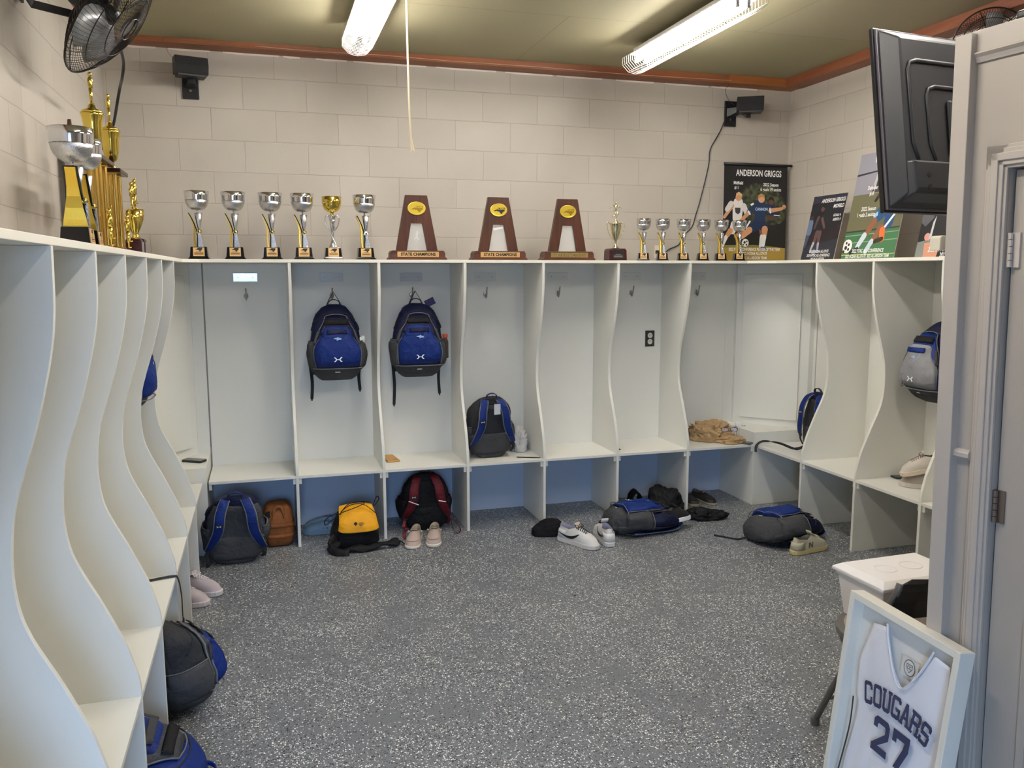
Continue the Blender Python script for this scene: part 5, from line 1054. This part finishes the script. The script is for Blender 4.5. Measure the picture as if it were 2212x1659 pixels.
# black pack with yellow front
t = thing('backpack', 'black backpack with a bright yellow pocket and bungee cord on the floor', 'backpack', (1.205, -.505, .0), .04, 'black backpacks')
def bl(a, b, h, seed, n=30, flatn=.7, amp=.1, rows=9):
    rr = []
    for j in range(rows+1):
        s = j/rows; k = (1-s**2.6)**.5 if s < 1 else .02; k = max(k, .05) * (.86+.14*min(1, s*8)); rr.append([(a*k*math.copysign(abs(math.cos(u))**flatn, math.cos(u))*(1+amp*noise.noise(Vector((math.cos(u)*2+seed, math.sin(u)*2, s*3)))), b*k*math.copysign(abs(math.sin(u))**flatn, math.sin(u))*(1+amp*noise.noise(Vector((math.cos(u)*2, math.sin(u)*2+seed, s*3)))), h*s+.002) for u in [2*PI*i/n for i in range(n)]])
    return rr
bm = B(); loft(bm, bl(.160, .150, .262, 2, amp=.12)); obj('main_compartment', bm, F_BLK, t, smooth=True)
bm = B(); g = []
for j in range(11):
    s = j/10; z = .125+.118*s; yb = -.172+.02*s+.085*s**3; row = []
    for i in range(15):
        u = -1+2*i/14; x = .006+(.132-.02*s)*math.copysign(abs(u)**.8, u); row.append(bm.verts.new((x, yb+.030*abs(u)**3+noise.noise(Vector((u*3, s*3, 1)))*.006, z+.010*(1-u*u)*(s-.4)+(.012 if abs(u) > .95 and s < .05 else 0))))
    g.append(row)
for j in range(1):
    pass
top = []
for j in range(1, 7):
    s = j/6; row = []
    for i in range(15):
        u = -1+2*i/14; x = .006+(.112-.012*s)*math.copysign(abs(u)**.8, u); row.append(bm.verts.new((x, -.062+.115*s, .246+.012*(1-u*u)+.012*math.sin(PI*s)-.02*s*s)))
    g.append(row)
for j in range(len(g)-1):
    for i in range(14): bm.faces.new((g[j][i], g[j][i+1], g[j+1][i+1], g[j+1][i]))
yp = obj('front_pocket', bm, F_YEL, t, smooth=True, solid=.006, sub=1)
bm = B(); M = PL((.012, -.1785, .178), (1, 0, 0), (0, .15, 1)); flat(bm, circ(-.030, .004, .012, 12)[:7]+[(-.030, -.008)], M, 0, .002)
for k, s_ in enumerate(('THE', 'NORTH', 'FACE')): text_into(bm, s_[::-1] if False else s_, M @ Matrix.Rotation(PI, 4, 'Z') @ Matrix.Translation((-.006, .008-.0085*k, 0)), .0105, 0, 'CENTER', .0004, 1.0, .0025)
obj('brand_print', bm, M_INK, yp)
for pts in ([(-.10, -.10, .250), (-.03, -.075, .282), (.05, -.085, .280), (.125, -.145, .225)], [(-.11, -.115, .235), (-.05, -.06, .280), (.04, -.03, .286), (.10, -.02, .276)], [(-.105, -.11, .243), (0, -.10, .270), (.06, -.06, .284), (.02, .0, .278)], [(.118, -.04, .255), (.135, -.04, .30), (.15, -.04, .315), (.157, -.04, .295), (.14, -.04, .268), (.12, -.05, .25)], [(-.10, -.12, .24), (-.15, -.13, .245), (-.20, -.13, .215), (-.205, -.13, .18), (-.17, -.13, .20), (-.12, -.12, .235)]):
    bm = B(); tube(bm, spline(pts, 6), .0028, 6); obj('bungee_cord', bm, F_BLK, t, smooth=True)
bm = B(); ribbon(bm, spline([(-.13, -.13, .06), (-.16, -.165, .035), (-.12, -.20, .020), (-.03, -.195, .028), (.05, -.20, .018), (.13, -.185, .034), (.21, -.175, .030), (.262, -.150, .034)], 6), [.052+.010*math.sin(i*.7) for i in range(43)], .020, [Vector((0, math.cos(.5*math.sin(i*.35)), .35+.5*math.sin(i*.35))) for i in range(43)]); obj('shoulder_strap', bm, F_BLK, t, smooth=True)
bm = B(); ribbon(bm, spline([(-.14, -.11, .09), (-.175, -.15, .06), (-.178, -.18, .035), (-.13, -.225, .016), (-.07, -.235, .012)], 5), .050, .022, Vector((.2, .6, 1))); obj('shoulder_strap', bm, F_BLK, t, smooth=True)
bm = B(); ribbon(bm, spline([(.262, -.150, .034), (.285, -.14, .02), (.30, -.15, .006)], 4), .018, .003, Vector((0, 1, .3))); obj('strap_webbing', bm, F_BLK, t)


# ------------------------------------------------------------------ shoes
OUT = [(0, 0), (.018, .003), (.030, .014), (.035, .035), (.036, .07), (.036, .11), (.038, .15), (.043, .19), (.046, .22), (.043, .25), (.034, .272), (.020, .286), (0, .292)]
def outline(k=1.0, dy=0):
    r = [(x*k, .14+(y-.14)*k) for x, y in OUT]; l = [(-x*k, .14+(y-.14)*k) for x, y in OUT[-2:0:-1]]; return r+l
def shoe(label, loc, rot, cols=('#e8e6e2', '#efeeea', '#8a8a9a', '#1b1b1d'), kind='sneaker', group=None, s=1.0, swoosh=None, name='sneaker', toe=None):
    t = thing(name, label, 'shoe', loc, rot, group, s); cu, cs, ci, cl = [mat('shoe_'+c.strip('#'), c, .6, bump=.15, bscale=200, bdist=.001) for c in cols]
    lo = outline(1.0); n = len(lo)
    th = .031 if kind == 'sneaker' else (.026 if kind == 'clog' else .020)
    bm = B(); loft(bm, [[(x*k, .146+(y-.146)*k, z) for x, y in lo] for k, z in ((1.0, .0005), (1.05, .004), (1.06, th-.004), (1.02, th))]); obj('sole', bm, cs, t, smooth=False, bevel=.002)
    # collar ring matched point by point with the footprint
    cyc, ry, rx = (.078, .066, .031) if kind == 'sneaker' else ((.085, .072, .033) if kind == 'slipon' else (.080, .075, .034))
    hz = .112 if kind == 'sneaker' else .075
    def ringpt(i, f, toe_b=0):
        x, y = lo[i]; a = math.atan2(y-.14, x); cx, cy = rx*math.cos(a), cyc+ry*math.sin(a)
        # front of the collar is higher (tongue), the sides dip
        zc = hz*(.80+.20*abs(math.sin(a))**1.5) if kind != 'clog' else .085
        if kind == 'clog' and math.sin(a) < -.2: zc = .05
        X = x+(cx-x)*f; Y = y+(cy-y)*f; z = th+(zc-th)*(f**(.50 if y > .15 else .8)); return (X, Y, z)
    fs = (0, .10, .25, .45, .65, .85, 1.0); rings = [[ringpt(i, f) for i in range(n)] for f in fs]
    rings[1] = [(x*1.06, y, z) for x, y, z in rings[1]]; rings[2] = [(x*1.04, y, z) for x, y, z in rings[2]]
    V = None; bm = B(); V = loft(bm, rings, caps=False, mi=0)
    inner = [[(x*k, cyc+(y-cyc)*k, z+dz) for x, y, z in rings[-1]] for k, dz in ((1.0, .0), (.90, -.002), (.86, -.03))]; inner.append([(x*.8, cyc+(y-cyc)*.86, th+.012) for x, y, z in rings[-1]])
    loft(bm, inner[:3], caps=False, mi=1); bm.faces.new([bm.verts.new(p) for p in inner[3]]).material_index = 1; loft(bm, inner[2:], caps=False, mi=1)
    up = obj('upper', bm, [cu, ci], t, smooth=True)
    def top(y):  # approximate height of the vamp centre line
        s_ = (y-(cyc+ry))/(.292-(cyc+ry)); f = 1-s_; return th+(hz-th)*(max(0, f)**.50)
    if kind == 'sneaker':
        bm = B(); rr = [[(x*1.075, y-.003, z) for x, y in lo if y < .075 and True] for z in ()]
        hp_ = sorted([(x, y) for x, y in lo if y < .08], key=lambda q: math.atan2(q[0], -(q[1]-.09))); loft(bm, [[(x*1.07, y-.0025, th+.002) for x, y in hp_], [(x*.99, y+.001, th+.03) for x, y in hp_], [(x*.93, y+.006, th+.05) for x, y in hp_]], caps=False, closed=False); obj('heel_counter', bm, cu if not swoosh else cu, t, smooth=True, solid=.0015)
        bm = B(); ribbon(bm, [(0, cyc+ry+.012, top(cyc+ry+.012)+.002), (0, cyc+ry-.002, hz+.008), (0, cyc+ry-.010, hz+.026)], .044, .007, Vector((1, 0, 0))); obj('tongue', bm, toe and mat('shoe_'+toe.strip('#'), toe, .6) or cu, t, smooth=True)
        bm = B()
        for k in range(6):
            y = cyc+ry+.004+.013*k; z = top(y)+.0045; w_ = .024-.001*k
            tube(bm, spline([(-w_, y+.004, z-.010), (-w_*.5, y, z-.0005), (0, y-.002, z+.0015), (w_*.5, y, z-.0005), (w_, y+.004, z-.010)], 3), .0026, 5)
        tube(bm, spline([(0, cyc+ry+.005, top(cyc+ry)+.006), (-.022, cyc+ry+.0, top(cyc+ry)+.014), (-.03, cyc+ry+.02, top(cyc+ry)+.0), (-.006, cyc+ry+.012, top(cyc+ry)+.008)], 4), .0022, 5); tube(bm, spline([(0, cyc+ry+.005, top(cyc+ry)+.006), (.022, cyc+ry-.003, top(cyc+ry)+.014), (.032, cyc+ry+.016, top(cyc+ry)+.0), (.006, cyc+ry+.012, top(cyc+ry)+.008)], 4), .0022, 5)
        obj('laces', bm, cl, t, smooth=True)
    if kind == 'slipon':
        bm = B(); tube(bm, [(x*.80, .150+(y-.150)*.86, th+.026+.010*(y < .18)) for x, y in lo if y > .13], .0025, 5); obj('vamp_seam', bm, cu, t, smooth=True)
        bm = B(); tube(bm, spline([(-.034, cyc+.04, .058), (-.014, cyc+ry+.008, .072), (.0, cyc+ry+.016, .068), (.014, cyc+ry+.008, .072), (.034, cyc+.04, .058)], 4), .0022, 5); ball(bm, (.040, cyc+.03, .056), .007); ball(bm, (-.040, cyc+.03, .056), .007); obj('laces', bm, cl, t, smooth=True)
        bm = B(); loft(bm, [[(x*.018, cyc+ry-.006+y*.016, z+.010*y) for x, y in circ(0, 0, 1, 12)] for z in (.074, .079)]); obj('tongue_patch', bm, mat('shoe_patch', '#b9a79c', .6), t)
    if kind == 'clog':
        bm = B()
        for k, (x, y) in enumerate(((-.018, .20), (.0, .205), (.018, .20), (-.012, .228), (.012, .228), (0, .25))): lathe(bm, [(.005, top(y)-.004), (.005, top(y)+.0015)], 8, (x, y, 0))
        for sg in (-1, 1):
            for y in (.13, .155, .185): ball(bm, (sg*(.037+.03*(y-.13)), y, .046), .0058, 0, 8, (.5, 1, .8))
        obj('vent_holes', bm, mat('dark_hole', '#1b2430', .8), t)
        bm = B(); ribbon(bm, spline([(.037, .10, .066), (.036, .05, .088), (.0, .008, .095), (-.036, .05, .088), (-.037, .10, .066)], 6), .018, .005, Vector((0, 0, 1))); obj('heel_strap', bm, cu, t, smooth=True)
        bm = B(); ball(bm, (.041, .105, .064), .008, 0, 10, (.5, 1, 1)); ball(bm, (-.041, .105, .064), .008, 0, 10, (.5, 1, 1)); obj('rivet', bm, mat('pale_rivet', '#c4d6e2', .4), t)
    if swoosh:
        ms, kd = swoosh; mm = mat('shoe_mark_'+ms.strip('#'), ms, .5)
        for sg in (-1, 1):
            bm = B()
            if kd == 'curve': pts = [(sg*.0385, .020, .066), (sg*.0415, .06, .054), (sg*.0435, .105, .048), (sg*.0430, .145, .056), (sg*.0360, .180, .078)]; ribbon(bm, spline(pts, 5), [.004]*0 or [.003+.014*math.sin(PI*min(1, i/20)**1.5) for i in range(21)], .0022, Vector((0, .0, 1))); 
            else:
                for a, b in (((.10, .044), (.106, .074)), ((.106, .074), (.130, .044)), ((.130, .044), (.136, .074))): ribbon(bm, [(sg*.0425, a[0], a[1]), (sg*.0385 if b[1] > .05 else sg*.0425, b[0], b[1])], .007, .002, Vector((0, 1, .3)))
            obj('side_mark', bm, mm, t)
    return t
BG = ('#b2a096', '#ddd5c8', '#8f8272', '#b9aba0')
def rz(a): return math.radians(a)
# heel at the origin, toe toward local +y
shoe('beige moccasin shoe, left one of the pair before the red and black backpack', (1.632, -.455, 0), rz(180-17), BG, 'slipon', 'beige moccasin pair', 1.08, name='moccasin')
shoe('beige moccasin shoe, right one of the pair before the red and black backpack', (1.757, -.450, 0), rz(180-14), BG, 'slipon', 'beige moccasin pair', 1.08, name='moccasin')
CR_ = ('#6f8ba3', '#6a869d', '#3c5a8c', '#6f8ba3')
shoe('light blue foam clog pointing left behind the yellow pocket backpack', (1.175, -.260, 0), rz(80), CR_, 'clog', 'light blue clogs', 1.0, name='clog')
shoe('light blue foam clog against the back panel, half hidden by the black backpack', (1.175, -.110, .0), rz(88), CR_, 'clog', 'light blue clogs', .95, name='clog')
WK = ('#dedcd8', '#d9d4cd', '#7d7c94', '#121214')
shoe('white sneaker with black laces, toe to the camera, beside the black cap', (2.530, -.835, 0), rz(180+30), WK, 'sneaker', 'white and black sneakers', 1.08, ('#101012', 'curve'), toe='#c9b79f')
shoe('white sneaker seen from its heel, touching the lying blue backpack', (2.790, -1.085, 0), rz(-8), WK, 'sneaker', 'white and black sneakers', 1.08, ('#101012', 'curve'))
DK = ('#26241f', '#8f8873', '#4a3d3a', '#26241f')
shoe('dark canvas shoe, left of two behind the black clothes', (3.795, -.135, 0), rz(180+0), DK, 'slipon', 'dark canvas shoes', .95, name='canvas_shoe')
shoe('dark canvas shoe, right of two behind the black clothes', (3.905, -.150, 0), rz(180+8), DK, 'slipon', 'dark canvas shoes', .95, name='canvas_shoe')
LV = ('#b9adb0', '#d7cfcf', '#55505a', '#e6dfe0')
shoe('pale lavender running shoe beneath the left lockers, farther one', (.125, -1.085, .0), rz(-112), LV, 'sneaker', 'lavender running shoes', 1.0, name='running_shoe')
shoe('pale lavender running shoe beneath the left lockers, nearer one', (.055, -1.250, .0), rz(-104), LV, 'sneaker', 'lavender running shoes', 1.0, name='running_shoe')
NB = ('#b9b59f', '#cbbd8c', '#4a4a42', '#b9b59f')
shoe('grey and cream sneaker with a letter N tucked under the lying backpack', (3.835, -1.555, 0), rz(-78), NB, 'sneaker', None, 1.0, ('#54544a', 'N'))
shoe('white and tan sneaker leaning on top inside the right locker', (4.60, -1.985, .612), (math.radians(-14), .0, rz(62)), ('#cfc6bb', '#d9c9b4', '#3a3230', '#8a7a6c'), 'sneaker', 'stacked worn sneakers', .95)
shoe('grey sneaker under the other one on the right locker seat', (4.58, -2.02, .476), rz(42), ('#a49c94', '#c9c2b8', '#3a3230', '#5a524c'), 'sneaker', 'stacked worn sneakers', .95)
shoe('black sneaker with a white sole inside the mouth of the lying blue backpack', (3.235, -.925, .055), (0, math.radians(-12), rz(-70)), ('#121214', '#e9e9ec', '#1c1c1e', '#121214'), 'sneaker', None, .95)

# ------------------------------------------------------------------ clothes and caps
def cloth(name, label, cat, loc, a, b, h, m_, seed=0, rot=0, amp=.30, ridge=1.0, n=90, rows=30, group=None, sub=0):
    """crumpled textile heap: a dome pushed in and out by folded (ridged) noise"""
    bm = B(); rr = []; k0 = 1.0/max(a, b)
    for j in range(rows+1):
        s_ = j/rows; k = max(math.cos(s_*PI/2)**.75, .015); row = []
        for i in range(n):
            u = 2*PI*i/n; c_, q_ = math.cos(u), math.sin(u); z0 = math.sin(s_*PI/2)**.9
            d = Vector((c_*k, q_*k, z0)); p = Vector((d.x*1.15+seed*1.7, d.y*1.15, d.z*1.1))
            lo = noise.noise(p*1.1)*amp*1.3
            w_ = p+Vector((noise.noise(p*1.7), noise.noise(p*1.7+Vector((5, 1, 2))), noise.noise(p*1.7+Vector((1, 7, 3)))))*.55
            fold = (.55-abs(noise.noise(w_*2.1))*1.9)*amp*ridge*.62 + (.5-abs(noise.noise(w_*4.6))*1.8)*amp*ridge*.30
            f = 1+lo+fold*(.35+.65*min(1, s_*4)); row.append((a*d.x*f, b*d.y*f, max(.0016, h*d.z*(1+lo*.6+fold*.7))))
        rr.append(row)
    loft(bm, rr); o = obj(name, bm, m_, smooth=True, sub=sub); o.location = loc; o.rotation_euler = (0, 0, rot)
    return tag(o, label, cat, group)
cloth('crumpled_cloth', 'crumpled white cloth on the locker seat beside the grey backpack', 'cloth', (2.443, -.150, .4762), .062, .085, .150, mat('white_cotton_knit', '#c9c6c2', .85, bump=.3, bscale=300), 3, 0, .38, 1.5, 120, 44)
t = thing('tan_shorts', 'crumpled tan shorts on the seat of the last back wall locker', 'shorts', (3.985, -.24, .4762), -.5)
o = cloth('folded_cloth', '', '', (0, 0, 0), .165, .105, .135, mat('tan_cotton', '#a98c64', .85, noise_amt=.1, nscale=8, bump=.3, bscale=300), 8, 0, .34, 1.4, 130, 44); o.parent = t
for k in ('label', 'category'): del o[k]
o = cloth('cloth_leg', '', '', (.14, -.08, 0), .11, .07, .05, mat('tan_cotton', '#a98c64', .85), 12, -.2, .35, 1.3, 72, 20); o.parent = t
for k in ('label', 'category'): del o[k]
cloth('black_clothes', 'pile of black clothes on the floor behind the open blue backpack, with tiny white print', 'clothes', (3.475, -.505, .0), .14, .17, .200, F_BLK, 5, -.4, .28, 1.0, 72, 24)
cloth('black_trousers', 'black trousers trailing right from the black clothes pile', 'trousers', (3.705, -.690, .0), .120, .080, .075, F_BLK, 15, -.35, .38, 1.4, 80, 24)
cloth('knit_cap', 'black knit cap on the floor directly behind the white sneakers', 'cap', (2.505, -.690, .0), .125, .085, .095, fabric('black_knit', '#0c0c12', .85), 21, .1, .14, .6)
cloth('grey_shirt', 'grey lavender shirt on the floor inside the sixth locker, against its left panel', 'shirt', (3.198, -.145, .0), .062, .10, .185, mat('grey_lavender_knit', '#77788a', .85), 31, 0, .2, 1.0)
cloth('navy_cloth', 'small navy cloth lying before the grey lavender shirt', 'cloth', (3.235, -.360, .0), .085, .055, .062, F_NAVY, 33, 0, .3, 1.0)
t = thing('sandal', 'grey slide sandal standing between navy cloth and black clothes', 'sandal', (3.365, -.215, .0), .1)
bm = B(); loft(bm, [[(x*.9, (y-.14)*.8*.5, z) for x, y in outline()] for z in (.0005, .03)]); obj('sole', bm, mat('grey_rubber_sole', '#55554f', .6), t, bevel=.004)
bm = B(); ribbon(bm, spline([(-.042, .0, .028), (-.040, -.01, .075), (0, -.015, .112), (.040, -.01, .075), (.042, .0, .028)], 6), .07, .010, Vector((0, 1, .3))); obj('strap', bm, F_BLK, t, smooth=True)
# glasses on the shorts
t = thing('eyeglasses', 'dark framed eyeglasses resting on the tan shorts', 'glasses', (4.070, -.390, .580), -.35)
for sx in (-1, 1):
    bm = B(); tube(bm, [(sx*.034+.028*math.cos(a), 0, .018*math.sin(a)) for a in [2*PI*i/24 for i in range(24)]], .0018, 5, closed=True); obj('rim', bm, mat('dark_frame_acetate', '#1d1612', .25), t, smooth=True)
    bm = B(); prism(bm, circ(sx*.034, 0, .0265, 20, .0165), -.0005, .0005, 'y'); obj('lens', bm, mat('clear_lens', '#cfc8e8', .03, alpha=.25, spec=1.0), t)
    bm = B(); tube(bm, spline([(sx*.062, .0, .006), (sx*.066, .04, .008), (sx*.066, .10, .006), (sx*.062, .125, -.008)], 4), .002, 5); obj('temple', bm, mat('dark_frame_acetate', '#1d1612', .25), t, smooth=True)
bm = B(); tube(bm, spline([(-.007, 0, .004), (0, -.002, .008), (.007, 0, .004)], 4), .0018, 5); obj('bridge', bm, mat('dark_frame_acetate', '#1d1612', .25), t, smooth=True)
# small packets on the shorts
t = thing('gum_packet', 'small white and brown packet leaning on the left end of the tan shorts', 'packet', (3.935, -.325, .4755), .3)
bm = B(); prism(bm, [(-.013, 0), (.013, 0), (.016, .058), (-.010, .062)], -.008, .008, 'y'); obj('box', bm, M_WHITEP, t, bevel=.001)
bm = B(); prism(bm, [(-.005, .012), (.008, .012), (.010, .048), (-.003, .05)], -.0092, -.0082, 'y'); obj('printed_panel', bm, mat('brown_print', '#5a3b2a', .5), t)
# phones
def phone(label, loc, rot, case='#15161a', screen='#2b2c30', w_=.072, l_=.148, th=.010, group=None):
    t = thing('smartphone', label, 'phone', loc, rot, group)
    def rr(k, z, r=.012):
        pts = []
        for cx, cy, a0 in ((w_/2-r, l_/2-r, 0), (-w_/2+r, l_/2-r, PI/2), (-w_/2+r, -l_/2+r, PI), (w_/2-r, -l_/2+r, 1.5*PI)):
            for q in range(5): a = a0+q*PI/8; pts.append((cx+(r-k)*math.cos(a), cy+(r-k)*math.sin(a), z))
        return pts
    bm = B(); loft(bm, [rr(.002, .0005), rr(0, .003), rr(0, th-.003), rr(.002, th)]); obj('case', bm, mat('phone_case_'+case.strip('#'), case, .4), t)
    bm = B(); loft(bm, [rr(.006, th), rr(.007, th+.0006)]); obj('screen', bm, mat('phone_glass_'+screen.strip('#'), screen, .08), t)
    return t
phone('black smartphone lying on the left corner box', (.215, -.275, .5675), 1.0, '#141418', '#55565a', th=.014)
phone('dark smartphone with a stacked camera bump at the right corner of the back seat', (4.166, -.425, .476), .62, '#4a4c4c', '#1b1c1f', th=.012)
phone('black smartphone lying on the right wall locker seat beside the sneakers', (4.555, -1.668, .476), 1.45, '#0f1620', '#141c26')
bm = B(); box(bm, -.02, .02, -.012, .012, 0, .008); o = tag(obj('card_wallet', bm, F_BLK, bevel=.002), 'tiny black wallet edge on the sixth locker seat', 'wallet'); o.location = (3.150, -.365, .4755)
t = thing('wallet', 'small tan leather wallet on the seat beneath the right hung backpack', 'wallet', (1.495, -.180, .4758), .12)
bm = B(); box(bm, -.045, .045, -.10, .10, 0, .012); obj('leather_fold', bm, mat('tan_leather', '#b98a45', .5), t, bevel=.004)
bm = B(); box(bm, .005, .035, -.075, -.055, .012, .0126); obj('stamp', bm, mat('leather_stamp', '#8a6230', .5), t)
t = thing('earbud_case', 'white earbud charging case standing on the right corner box', 'earbud case', (4.245, -.235, .568), -.2)
bm = B(); loft(bm, [[(a*math.copysign(abs(math.cos(u))**.7, math.cos(u)), b*math.copysign(abs(math.sin(u))**.7, math.sin(u)), z) for u in [2*PI*i/20 for i in range(20)]] for a, b, z in ((.018, .008, 0), (.029, .0105, .006), (.030, .011, .020), (.029, .0105, .034), (.02, .008, .040))]); obj('case_body', bm, mat('white_gloss_plastic', '#f2f1ee', .15), t, smooth=True)
bm = B(); tube(bm, spline([(.026, -.010, .010), (.042, -.014, .004), (.052, -.012, .010), (.045, -.004, .006)], 4), .0016, 5); obj('key_ring', bm, M_STEEL, t, smooth=True)
t = thing('lanyard_clip', 'thin chrome wires hanging down the left face of the right corner box', 'lanyard', (4.214, -.300, .475))
for dx in (0, .012):
    bm = B(); tube(bm, [(0, dx*3, .095), (-.004, dx*3, .09), (-.004, dx*3, .01)], .0014, 5); obj('wire', bm, M_STEEL, t)
bm = B(); prism(bm, [(-.012, 0), (.004, -.006), (.012, .002), (.002, .006)], 0, .003, 'z'); o = tag(obj('dry_leaf', bm, mat('brown_leaf', '#6b3f22', .7)), 'tiny brown leaf lying alone in the middle of the floor', 'leaf'); o.location = (2.276, -1.779, .0008); o.rotation_euler = (0, 0, .3)
# item in the locker left of the camera
t = thing('white_bottle', 'white and lilac bottle just inside the frame at the lower left', 'bottle', (.035, -4.12, .476))
bm = B(); lathe(bm, [(.030, 0), (.034, .01), (.034, .14), (.028, .16)], 20); obj('bottle_body', bm, mat('lilac_plastic', '#a58fae', .4), t, smooth=True)
bm = B(); lathe(bm, [(.032, .16), (.038, .17), (.04, .22), (.034, .26), (.02, .272)], 20); obj('lid', bm, mat('pale_blue_white_plastic', '#e4e8f6', .3), t, smooth=True)
